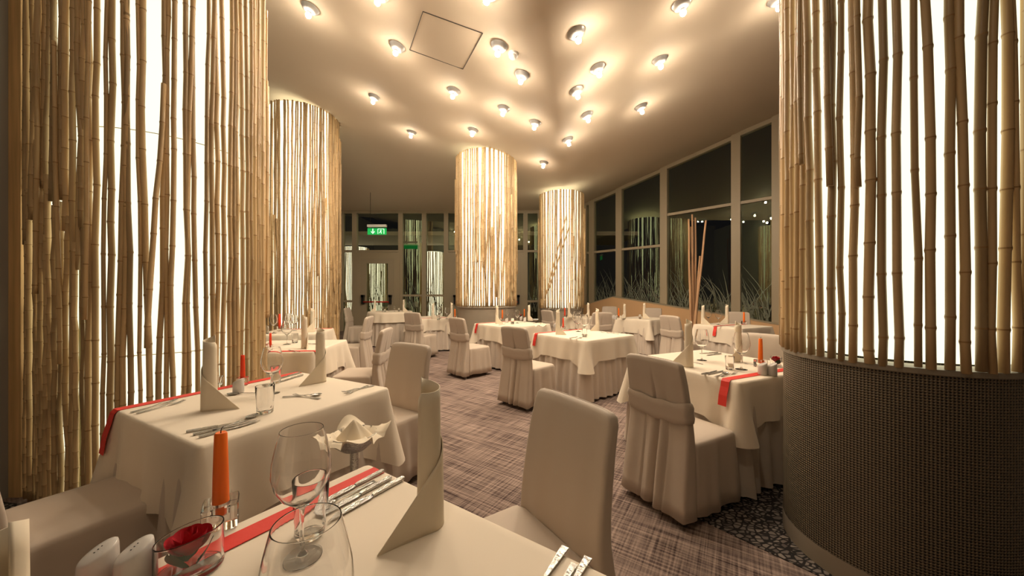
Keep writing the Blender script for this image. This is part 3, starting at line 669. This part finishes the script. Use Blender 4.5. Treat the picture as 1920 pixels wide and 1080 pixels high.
tag(link('tablecloth', round_cloth(.545, .842, .60, 16, .014, M['cloth'], 'tablecloth'), None, (-3.12, 8.9, 0)), 'short cream cloth over the round buffet table by the glass door', 'tablecloth', 'cream tablecloths')
# ------------------------------------------------------------------ tableware meshes
def napkin_mesh(mirror=False, H=.37, seed=0):
    q = random.Random(seed); turns = 1.75; ns = 110; S1_ = 0; pts = []
    th1 = -pi/2; th0 = th1-turns*2*pi
    for i in range(84):
        t = i/83; th = th0+(th1-th0)*t; rr_ = .0245+.0105*t; pts.append((rr_*cos(th), rr_*sin(th)))
    x, y = pts[-1]; L_ = .13
    for i in range(1, 22): t = i/21; pts.append((x+L_*t, y-.020*t*t-.004*sin(t*pi)))
    D = [0]
    for a_, b_ in zip(pts, pts[1:]): D.append(D[-1]+math.dist(a_, b_))
    T = D[-1]; inner = []; outer = []; rows = 14; top = []
    for s in D:
        f = s/T
        hh = H*(1-.10*sin(min(f, .34)/.34*pi/2)) if f < .34 else H*.90*(1-((f-.34)/.66)**1.0)+.002
        top.append(hh)
    grid = []
    for i, (x, y) in enumerate(pts):
        a_ = pts[max(0, i-1)]; b_ = pts[min(len(pts)-1, i+1)]; dx, dy = b_[0]-a_[0], b_[1]-a_[1]; l = sqrt(dx*dx+dy*dy); nx, ny = dy/l, -dx/l
        f = D[i]/T; col = []
        for k in range(rows):
            z = top[i]*k/(rows-1); tp = 1-.14*z/H; col.append((x*tp, y*tp, z, nx, ny))
        grid.append(col)
    mb = MB(); th = .0022; n_ = len(pts); vs = []
    for side in (0, 1):
        for col in grid:
            for (x, y, z, nx, ny) in col:
                o_ = th/2*(1 if side else -1); vs.append((x+nx*o_, y+ny*o_, z))
    fs = []; off_ = n_*rows
    for i in range(n_-1):
        for k in range(rows-1):
            a_ = i*rows+k; fs.append((a_, a_+rows, a_+rows+1, a_+1)); fs.append((off_+a_, off_+a_+1, off_+a_+rows+1, off_+a_+rows))
        a_ = i*rows+rows-1; fs.append((a_, a_+rows, off_+a_+rows, off_+a_)); a_ = i*rows; fs.append((a_+rows, a_, off_+a_, off_+a_+rows))
    for k in range(rows-1): fs.append((k, k+1, off_+k+1, off_+k)); a_ = (n_-1)*rows+k; fs.append((a_+1, a_, off_+a_, off_+a_+1))
    if mirror: vs = [(-x, y, z) for x, y, z in vs]; fs = [tuple(reversed(f)) for f in fs]
    mb.add(vs, fs); return mb.mesh('napkin', M['napkin'])
NAPR, NAPL = napkin_mesh(False), napkin_mesh(True)
WG = MB().lathe([(.001, .0005), (.036, .0005), (.037, .002), (.030, .004), (.010, .008), (.0045, .016), (.0036, .04), (.0036, .085), (.006, .098), (.016, .106), (.034, .122), (.047, .145), (.052, .170), (.050, .195), (.044, .225), (.0375, .250), (.0368, .2505), (.0362, .250), (.0428, .225), (.0487, .195), (.0507, .170), (.0457, .146), (.033, .1245), (.016, .1095), (.001, .107)], 40).mesh('wine_glass', M['glass'])
TG = MB().lathe([(.001, .0005), (.029, .0005), (.031, .003), (.033, .06), (.036, .118), (.0355, .119), (.0345, .118), (.031, .06), (.0285, .016), (.020, .012), (.001, .012)], 36).mesh('tumbler', M['glass'])
VG = MB().lathe([(.001, .0005), (.024, .0005), (.026, .004), (.028, .052), (.0272, .053), (.026, .052), (.022, .012), (.001, .010)], 24).mesh('votive_glass', M['glass'])
CANDLE = MB().lathe([(.001, 0), (.0165, 0), (.0165, .003), (.0148, .10), (.0125, .184), (.010, .188), (.004, .1865), (.001, .186)], 24).mesh('wax', M['orange'])
CANDLER = MB().lathe([(.001, 0), (.0165, 0), (.0165, .003), (.0148, .10), (.0125, .184), (.010, .188), (.004, .1865), (.001, .186)], 24).mesh('wax', M['redwax'])
WICK = MB().tube([(0, 0, .184), (.0005, 0, .193), (.003, 0, .199), (.006, 0, .201)], .0012, 6).mesh('wick', M['wick'])
def shaker_mesh():
    mb = MB(); n_ = 28; rings = []
    for r_, z, tl in ((.002, 0, 0), (.027, 0, 0), (.029, .004, 0), (.0285, .045, .2), (.0275, .070, .85), (.0265, .0745, .95), (.024, .0765, 1), (.012, .0785, 1), (.001, .0785, 1)):
        rings.append([(r_*cos(2*pi*j/n_), r_*sin(2*pi*j/n_), z+tl*.5*r_*cos(2*pi*j/n_+.6)) for j in range(n_)])
    return mb.loft(rings).mesh('body', M['porcelain'])
SHK = shaker_mesh()
HOLES = MB()
for i in range(3):
    HOLES.box(((i-1)*.006, 0, .0795+(i-1)*.0022), (.0018, .0018, .001))
HOLES = HOLES.mesh('holes', M['black'], False)
def fork():
    mb = MB(); pth = [(0, 0, .004), (0, .03, .0045), (0, .09, .004), (0, .13, .009), (0, .150, .006), (0, .160, .004)]
    mb.strip(pth, (1, 0, 0), 0, .0025, [.016, .013, .006, .006, .018, .024])
    for k in range(4):
        x = -.0095+.0063*k; mb.strip([(x, .159, .004), (x, .18, .003), (x, .208, .009)], (1, 0, 0), 0, .002, [.0042, .0034, .0018])
    return mb.mesh('fork', M['metal'], False)
def knife():
    mb = MB(); mb.strip([(0, 0, .005), (0, .004, .005), (0, .05, .005), (0, .095, .005), (0, .105, .004)], (1, 0, 0), 0, .007, [.010, .016, .014, .012, .009])
    mb.strip([(0, .104, .004), (.001, .115, .004), (.002, .15, .004), (.001, .19, .004), (-.005, .225, .004)], (1, 0, 0), 0, .0018, [.010, .020, .021, .018, .003]); return mb.mesh('knife', M['metal'], False)
def spoon():
    mb = MB(); mb.strip([(0, 0, .004), (0, .03, .0045), (0, .09, .005), (0, .13, .009), (0, .150, .006)], (1, 0, 0), 0, .0025, [.016, .013, .006, .006, .009])
    rings = []
    for i in range(9):
        t = i/8; y = .146+.062*t; w_ = .021*sqrt(max(0.02, 1-(2*t-1)**2))*(1.05-.15*t); dp = .007*sqrt(max(0.0, 1-(2*t-1)**2)); r_ = []
        for j in range(9): a = pi*j/8; r_.append((-w_*cos(a), y, .009-dp*sin(a)))
        for j in range(9): a = pi*(8-j)/8; r_.append((-w_*.93*cos(a), y, .0102-dp*.9*sin(a)))
        rings.append(r_)
    mb.loft(rings); return mb.mesh('spoon', M['metal'])
FK, KN, SP = fork(), knife(), spoon()
Z = .7515
def cut(kind, px0, px1, label, sc=1.0):
    a_, b_ = on(*px0), on(*px1); d = b_-a_; rz = atan2(-d.x, d.y); me = {'fork': FK, 'knife': KN, 'spoon': SP}[kind]
    o = link(kind, me, None, (a_.x, a_.y, Z), rz); o.scale = (sc, sc, sc); tag(o, label, kind, 'steel cutlery on the tables'); return o
def nap(px, py, tail, label, sc=1.0, rot=0.0, z=.75):
    p = on(px, py, z); rot += atan2(-p.x, p.y); o = link('napkin', NAPR if tail == 'r' else NAPL, None, (p.x, p.y, z+.001), rot); o.scale = (sc, sc, sc); tag(o, label, 'napkin', 'rolled standing napkins'); return o
def wine(px, py, label, sc=1.0, z=.75):
    p = on(px, py, z); o = link('wine_glass', WG, None, (p.x, p.y, z+.001)); o.scale = (sc, sc, sc); tag(o, label, 'glass', 'stemmed wine glasses'); return o
def tumb(px, py, label, sc=1.0, z=.75):
    p = on(px, py, z); o = link('tumbler', TG, None, (p.x, p.y, z+.001)); o.scale = (sc, sc, sc); tag(o, label, 'glass', 'straight water tumblers'); return o
def shaker(px, py, label, rot=0, sc=1.0):
    p = on(px, py); r_ = empty('shaker', label, 'shaker', (p.x, p.y, Z), rot, 'white porcelain shakers'); r_.scale = (sc, sc, sc); link('holes', HOLES, link('body', SHK, r_)); return r_
def votive(px, py, label):
    p = on(px, py); o = link('votive_glass', VG, None, (p.x, p.y, Z)); tag(o, label, 'glass'); return o
def glass_block():
    s = .034; h = .056; mb = MB(); n_ = 20
    sq = lambda r_, z: [(r_*max(-1, min(1, 1.35*cos(2*pi*(j+.5)/n_))), r_*max(-1, min(1, 1.35*sin(2*pi*(j+.5)/n_))), z) for j in range(n_)]
    ci = lambda r_, z: [(r_*cos(2*pi*(j+.5)/n_), r_*sin(2*pi*(j+.5)/n_), z) for j in range(n_)]
    mb.loft([ci(.002, 0), sq(s-.002, 0), sq(s, .003), sq(s, h-.003), sq(s-.002, h), ci(.0185, h), ci(.0175, .030), ci(.002, .030)], False, False)
    return mb.mesh('candle_holder', M['glass'], False)
GB = glass_block()
def candle(px, py, label, red=False, holder=True, sc=1.0, rot=.5):
    p = on(px, py)
    if holder:
        o = link('candle_holder', GB, None, (p.x, p.y, Z), rot); o.scale = (sc, sc, sc); tag(o, 'glass block under the '+label, 'candle holder', 'glass candle holders')
    r_ = empty('candle', label, 'candle', (p.x, p.y, Z+(.031*sc if holder else 0)), 0, 'taper candles'); r_.scale = (sc, sc, sc)
    link('wick', WICK, link('wax', CANDLER if red else CANDLE, r_))
def rose(p, label, sc=1.0):
    r_ = empty('rose', label, 'rose', p); r_.scale = (sc, sc, sc); q = random.Random(4)
    for k in range(13):
        a = k*2.4; rr_ = .004+.0019*k; mb = MB(); rg = []
        for i in range(7):
            t = i/6; z = .024+t*(.046-.0012*k); ro = rr_*(.35+.75*sin(min(t*1.25, 1)*pi/2))+(.004*t**3 if k > 4 else 0); row = []
            for j in range(9): b = a+(j/8-.5)*2.1*(1-.35*abs(2*t-1)**2); row.append((ro*cos(b), ro*sin(b), z-.004*abs(j/4-1)**2*t))
            rg.append(row)
        n_ = 9; vs = [v_ for r2 in rg for v_ in r2]; fs = [(i*n_+j, i*n_+j+1, (i+1)*n_+j+1, (i+1)*n_+j) for i in range(6) for j in range(8)]
        link('petal', mb.add(vs, fs).mesh('petal', M['rose']), r_)
    for a in (.4, 2.6, 4.6):
        mb = MB(); vs = []
        for i in range(8):
            t = i/7; w_ = .022*sin(pi*min(t*.95+.03, 1))**.8; r2 = .010+.024*t; z = .004+.040*t**1.5
            for s in (-1, 0, 1): vs.append((r2*cos(a)-s*w_*sin(a), r2*sin(a)+s*w_*cos(a), z+(.003 if s else 0)))
        fs = [(i*3+j, i*3+j+1, i*3+j+4, i*3+j+3) for i in range(7) for j in range(2)]
        link('leaf', mb.add(vs, fs).mesh('leaf', M['leaf']), r_)
def rose_bowl(px, py, label, sc=1.0):
    p = on(px, py); mb = MB(); n_ = 44; a_, b_ = .060, .046; rings = []
    for f, z, tl in ((.02, .0005, 0), (.94, .0005, 0), (.99, .004, 0), (1, .006, 0), (1, .05, .4), (1, .087, 1), (1, .088, 1), (.99, .0897, 1), (.978, .0904, 1), (.965, .0897, 1), (.957, .088, 1), (.956, .087, 1), (.945, .05, .4), (.94, .018, 0), (.93, .015, 0), (.90, .014, 0), (.6, .013, 0), (.02, .013, 0)):
        rings.append([(f*a_*cos(2*pi*j/n_), f*b_*sin(2*pi*j/n_), z+tl*.008*cos(2*pi*j/n_)) for j in range(n_)])
    mb.loft(rings); o = link('glass_bowl', mb.mesh('glass_bowl', M['glass']), None, (p.x, p.y, Z), .6); o.scale = (sc, sc, sc); tag(o, 'oval glass bowl holding '+label, 'bowl', 'glass bowls with a rose')
    rose((p.x, p.y, Z+.014*sc), label, 1.25*sc)
# ---- front table
nap(806, 982, 'l', 'tall rolled napkin standing alone behind the knives on '+N1, 1.0, .25)
p = Vector((-.478, .315)); o = link('napkin', NAPR, None, (p.x, p.y, .751), 0); tag(o, 'rolled napkin cut by the picture edge on the front table', 'napkin', 'rolled standing napkins')
wine(566, 1046, 'large clear wine glass behind the oval rose bowl on the front table', 1.12)
o = link('wine_glass', WG, None, (-.272, .46, .751)); o.scale = (1.1, 1.1, 1.1); tag(o, 'wine glass cropped by the bottom edge on the front table', 'glass', 'stemmed wine glasses')
tumb(583, 1000, 'water tumbler overlapping the large wine glass on the front table', 1.12)
a0 = on(720, 884); ud = Vector((u.x, u.y, 0))
def cut_u(kind, px, py, label, da=0, sc=1.0, flip=False):
    a_ = on(px, py); rz = atan2(-u.x, u.y)+da; o = link(kind, {'fork': FK, 'knife': KN, 'spoon': SP}[kind], None, (a_.x, a_.y, Z), rz); o.scale = (sc, sc, sc); tag(o, label, kind, 'steel cutlery on the tables')
cut_u('knife', 719, 885, 'small steel knife lying along the red ribbon on the front table', .05, .95)
cut_u('spoon', 703, 905, 'teaspoon between the knives on the front table', .02, .85)
cut_u('knife', 733, 898, 'middle steel knife of the front setting', .03)
cut_u('knife', 757, 899, 'steel knife closest to the standing napkin on the front table', .03, 1.05)
cut_u('fork', 1060, 1030, 'fork with handle pointing at the covered chair, first of three', .02, 1.1)
cut_u('fork', 1077, 1062, 'fork in the middle of three at the bottom table edge', .02, .95)
cut_u('fork', 1103, 1050, 'fork nearest the table corner'.replace('nearest', 'next to')+' at the bottom edge', .0, 1.1)
candle(414, 985, 'tall orange candle on the front table', rot=.62, sc=1.05)
rose_bowl(356, 1074, 'a dark red rose on the front table', .92)
shaker(184, 1108, 'white porcelain shaker farther from the rose bowl, front table', 1.5); shaker(252, 1102, 'white porcelain shaker beside the rose bowl, front table', 1.5)
# wine cooler stand with folded napkin
def cooler():
    p = Vector((at(664, 1.52), 1.52, 0)); r_ = empty('bread_stand', 'polished steel pedestal bowl between the two front tables', 'stand', p)
    zt = EYE-(812-HOR)*1.52/F
    link('base', MB().lathe([(.001, 0), (.13, 0), (.13, .012), (.03, .03), (.018, .05)], 28).mesh('base', M['metal']), r_)
    link('pole', MB().lathe([(.0175, .04), (.0175, zt-.07)], 20).mesh('pole', M['metal']), r_)
    link('bowl', MB().lathe([(.018, zt-.075), (.05, zt-.068), (.082, zt-.04), (.096, zt), (.093, zt), (.079, zt-.037), (.048, zt-.064), (.001, zt-.07)], 32).mesh('bowl', M['metal']), r_)
    n_ = 96; rings = []
    for k in range(9):
        t = k/8; ring = []
        for j in range(n_):
            a = 2*pi*j/n_; ruf = sin(4*a+.6)*.5+.5; rr_ = (.115+.038*ruf)*t+.004
            z = zt-.045+.05*t+t*t*(.030*ruf-.012)+.012*sin(7*a+1)*t*t
            if rr_ > .085: z = max(z, zt+.004-(.045*(1-ruf))*(rr_-.085)/.06+.003) if ruf > .35 else zt+.004-.5*(rr_-.085)
            ring.append((rr_*cos(a), rr_*sin(a), z))
        rings.append(ring)
    mb = MB(); mb.loft(rings, False, False)
    # standing peak
    rings = []
    for k in range(7):
        t = k/6; rings.append([((.07*(1-t)+.004)*cos(2*pi*j/24)*(1+.25*sin(6*pi*j/24)), (.05*(1-t)+.004)*sin(2*pi*j/24), zt-.03+.088*t) for j in range(24)])
    mb.loft(rings, False, True)
    o = link('napkin', mb.mesh('napkin', M['napkin']), None, p, .3); tag(o, 'cream napkin folded open like a flower in the steel pedestal bowl', 'napkin')
cooler()
# ---- table beside big column
nap(393, 768, 'r', 'rolled napkin standing closest to the lit canes on '+N2, 1.0, -.25); nap(601, 716, 'l', 'rolled napkin near the far corner of '+N2, .97, .15)
for i, (a_, b_, k, lb) in enumerate((((349, 812), (480, 788), 'knife', 'first knife by the table edge'), ((362, 817), (480, 790), 'knife', 'second knife under the spoon tip'), ((373, 822), (500, 787), 'knife', 'longest knife at the front edge'), ((402, 810), (512, 768), 'spoon', 'spoon leaning on the tumbler'),
                  ((246, 775), (350, 746), 'fork', 'fork by the ribbon'), ((256, 777), (362, 749), 'fork', 'fork behind the napkin'), ((702, 724), (630, 740), 'fork', 'fork by the upright chair'), ((690, 724), (645, 742), 'fork', 'short fork by the upright chair'), ((500, 737), (432, 741), 'spoon', 'dessert spoon beside the shaker'), ((530, 746), (597, 742), 'spoon', 'dessert spoon beyond the tumbler'), ((600, 749), (525, 738), 'fork', 'dessert fork beyond the tumbler'), ((562, 700), (505, 716), 'knife', 'upper knife near the far napkin'), ((568, 704), (515, 720), 'knife', 'lower knife near the far napkin'))):
    cut(k, a_, b_, lb+' on '+N2, .95)
tumb(497, 774, 'straight tumbler with a spoon resting by it', 1.1); wine(510, 738, 'wine glass behind the spoon-side tumbler', 1.05); tumb(517, 718, 'tumbler behind the wine glass on '+N2, .85)
shaker(447, 737, 'white shaker beside the red candle, open side', .6, .95); votive(409, 722, 'small votive glass half behind the standing napkin')
candle(455, 722, 'short red-orange candle by the bamboo canes', True, sc=.85); 
# ---- right table
nap(1291, 688, 'l', 'thick rolled napkin behind the sashed chair on '+N4, 1.0, -.7); nap(1384, 678, 'l', 'rolled napkin between the glass and the orange candle on '+N4, .92, .5)
wine(1316, 676, 'wine glass beside the thick napkin on '+N4, 1.05); wine(1390, 693, 'wine glass before the rolled napkin and candle on '+N4, 1.1); tumb(1368, 693, 'short tumbler amid cutlery on '+N4, .85)
for a_, b_, k, lb in (((1316, 703), (1358, 693), 'knife', 'knife beyond the tumbler'), ((1328, 703), (1366, 694), 'knife', 'second knife beyond the tumbler'), ((1341, 708), (1376, 696), 'spoon', 'spoon at the ribbon end'), ((1352, 707), (1382, 700), 'fork', 'fork by the ribbon'), ((1352, 664), (1318, 668), 'knife', 'knife across the far setting'), ((1346, 662), (1305, 664), 'knife', 'second knife across the far setting'), ((1318, 684), (1302, 681), 'fork', 'small fork at the thick napkin'), ((1396, 682), (1412, 684), 'spoon', 'spoon lying by the glass holder')):
    cut(k, a_, b_, lb+' on '+N4, .95)
candle(1426, 688, 'tall orange candle on '+N4, rot=.3); shaker(1430, 703, 'white shaker at the ribbon on '+N4, .3); shaker(1448, 704, 'white shaker next to the drum column on '+N4, .3)
rose_bowl(1455, 687, 'a red rose on '+N4, .8)
# ---- middle table
nap(1046, 627, 'r', 'rolled napkin with a wide fold on '+N3+', aisle side', .95, -.1); nap(1120, 620, 'l', 'rolled napkin on '+N3+', window side', .93, .2)
wine(1084, 622, 'wine glass in the group on '+N3+', first', 1.05); wine(1096, 628, 'wine glass at the front of the group on '+N3, 1.1); wine(1079, 617, 'wine glass at the rear of the group on '+N3, 1.0); tumb(1096, 632, 'tumbler below the wine glasses on '+N3, .9)
shaker(1041, 616, 'white shaker behind the rolled napkin on '+N3, 0); candle(1056, 617, 'thin red candle on '+N3, True, sc=.8)
for a_, b_, k, lb in (((1068, 635), (1088, 631), 'knife', 'knife'), ((1078, 637), (1098, 632), 'spoon', 'spoon'), ((1160, 627), (1142, 625), 'fork', 'fork by the window-side napkin'), ((1152, 625), (1136, 624), 'fork', 'short fork by the window-side napkin')):
    cut(k, a_, b_, lb+' on '+N3, .95)
def flat_nap(px, py, label, z=.75):
    p = on(px, py, z); mb = MB(); n_ = 40; rings = []
    for k in range(6):
        t = k/5; rings.append([(.10*t*cos(2*pi*j/n_)*(1+.12*sin(10*pi*j/n_)), .07*t*sin(2*pi*j/n_), .002+.05*exp(-(t*1.6)**2)*(1+.4*sin(6*pi*j/n_))+.028*t*abs(sin(4*pi*j/n_))) for j in range(n_)])
    o = link('napkin', mb.loft(rings, True, False).mesh('napkin', M['napkin']), None, (p.x, p.y, z+.002), .3); tag(o, label, 'napkin')
flat_nap(1015, 613, 'crumpled open napkin beyond the ribbon on '+N3)
# ---- table before central column
nap(932, 607, 'r', 'rolled napkin beside the orange candle on '+N5, .93, 0); nap(992, 602, 'r', 'rolled napkin by the white dish on '+N5, .9, 0)
candle(942, 601, 'orange candle on '+N5, sc=1.0); candle(983, 596, 'second orange candle behind the shakers on '+N5.replace('table before the central column', 'central-column table'), sc=.9)
wine(951, 602, 'wine glass beside the candle on '+N5, 1.0); wine(970, 606, 'wine glass amid the setting on '+N5, 1.0); tumb(961, 608, 'tumbler on '+N5, .9)
shaker(950, 605, 'small white shaker on '+N5); shaker(977, 601, 'white shaker on '+N5+' by the rose'); shaker(984, 603, 'second white shaker by the rose on '+N5)
rose_bowl(976, 596, 'a red rose on '+N5, .8)
def dish(px, py, label):
    p = on(px, py); o = link('dish', MB().lathe([(.001, 0), (.035, 0), (.05, .012), (.085, .045), (.083, .047), (.048, .016), (.001, .006)], 4).mesh('dish', M['porcelain'], False), None, (p.x, p.y, Z), .6); tag(o, label, 'dish')
dish(1004, 603, 'square white dish beside the rolled napkin')
for a_, b_, k, lb in (((935, 610), (950, 608), 'knife', 'knife'), ((1000, 607), (1009, 605), 'fork', 'fork'), ((974, 605), (985, 604), 'spoon', 'spoon')): cut(k, a_, b_, lb+' on '+N5, .95)
# ---- table before double window
nap(812, 598, 'r', 'rolled napkin beside the glasses on '+N6, .93, 0); nap(847, 596, 'l', 'rolled napkin hiding an orange candle on '+N6, .95, 0)
wine(825, 597, 'wine glass first of two on '+N6, 1.0); wine(838, 598, 'wine glass second of two on '+N6, 1.0); tumb(822, 600, 'tumbler on '+N6, .9); candle(853, 597, 'orange candle by the napkin on '+N6, sc=.95)
# ---- buffet
nap(703, 584, 'l', 'slim napkin at the door side of '+N7, .82, 0, .842); nap(757, 584, 'r', 'slim rolled napkin at the far end of '+N7, .85, 0, .842)
for i, (px, py) in enumerate(((717, 584), (728, 583), (740, 584))): wine(px, py, ('first', 'second', 'third')[i]+' small glass from the door-side napkin on '+N7, .55, .842)
tumb(748, 584, 'small tumbler on '+N7, .7, .842); tumb(722, 585, 'little tumbler next to the first glass on '+N7, .6, .842)
# ---- second side table
nap(571, 653, 'l', 'rolled napkin by the fork on '+N8, .95, 1.3); wine(538, 646, 'wine glass on '+N8+' beside the napkin', 1.05); tumb(553, 643, 'tumbler between glass and napkin on '+N8, .9)
cut('fork', (562, 661), (537, 657), 'fork before the rolled napkin on '+N8, .95); cut('knife', (600, 646), (575, 645), 'knife near the far corner on '+N8, .9)
candle(507, 655, 'red candle cut by the big column on '+N8, True, sc=.75); rose_bowl(492, 661, 'a dark rose on '+N8, .9)
# ---- third side table
nap(586, 622, 'l', 'rolled napkin nearest the column edge'.replace('nearest', 'at')+' on '+N9, .95, .1); candle(524, 620, 'tall red candle among glasses on '+N9, True, sc=1.15)
wine(513, 625, 'wine glass beside the red candle on '+N9, 1.05); wine(541, 621, 'wine glass beyond the red candle on '+N9, 1.05); tumb(499, 626, 'tumbler on '+N9+' close to the big column', .95); wine(552, 620, 'wine glass by the napkin on '+N9, .95); tumb(533, 619, 'tumbler behind the candle on '+N9, .8)
# ---- window side tables
nap(1171, 597, 'l', 'rolled napkin beside the orange candle on '+N10, .9, 0); nap(1208, 597, 'r', 'rolled napkin with a long fold on '+N10, .95, 0); candle(1160, 596, 'orange candle on '+N10, sc=1.0)
shaker(1150, 598, 'white shaker first of the pair on '+N10); shaker(1154, 599, 'white shaker second of the pair on '+N10); tumb(1200, 598, 'tumbler by the long-fold napkin on '+N10, .8)
nap(1318, 608, 'r', 'rolled napkin facing its twin on '+N11+', pole side', .95, 0); nap(1363, 607, 'l', 'rolled napkin on '+N11+', candle side', .98, 0)
wine(1328, 607, 'wine glass on '+N11+' by the pole-side napkin', 1.05); wine(1347, 609, 'wine glass on '+N11+' before the candle-side napkin', 1.05); candle(1395, 608, 'orange candle before the pale chair by the bare poles', sc=1.0)
for a_, b_, k, lb in (((1337, 613), (1358, 612), 'knife', 'knife'), ((1376, 612), (1352, 611), 'fork', 'fork')): cut(k, a_, b_, lb+' over the ribbon on '+N11, .95)
nap(1067, 595, 'r', 'slim rolled napkin by the red candle on '+N13, .95, 0); nap(1103, 596, 'l', 'rolled napkin with a sloping fold on '+N13, .95, 0); candle(1059, 595, 'red candle on '+N13, True, sc=1.0)
wine(1076, 595, 'wine glass first of two on '+N13, 1.0); wine(1086, 597, 'wine glass second of two on '+N13, 1.0)
# upright bare poles by the window
r = empty('pole_bundle', 'bundle of upright bare bamboo poles standing before the windows', 'poles', (4.15, 8.0, 0))
for i, (xb, xt, yt, dy) in enumerate(((1296, 1291, 411, 0), (1300, 1298, 402, .05), (1304, 1304, 408, .1), (1297, 1324, 413, -.1), (1306, 1296, 425, .12), (1301, 1312, 480, .0))):
    Y = 8.0+dy; bx = at(xb, Y)-4.15; tx = at(xt, Y)-4.15; zt = EYE+(HOR-yt)*Y/F
    n_ = 12; link('pole', MB().tube([(bx+(tx-bx)*k/n_, dy+.01*sin(k+i), zt*k/n_) for k in range(n_+1)], [.034-.014*k/n_ for k in range(n_+1)], 8).mesh('pole', M['pole']), r)
link('pot', MB().lathe([(.14, 0), (.17, .04), (.19, .36), (.175, .36), (.16, .06)], 28, (.02, .02, 0), cap0=True).mesh('pot', M['peach']), r)
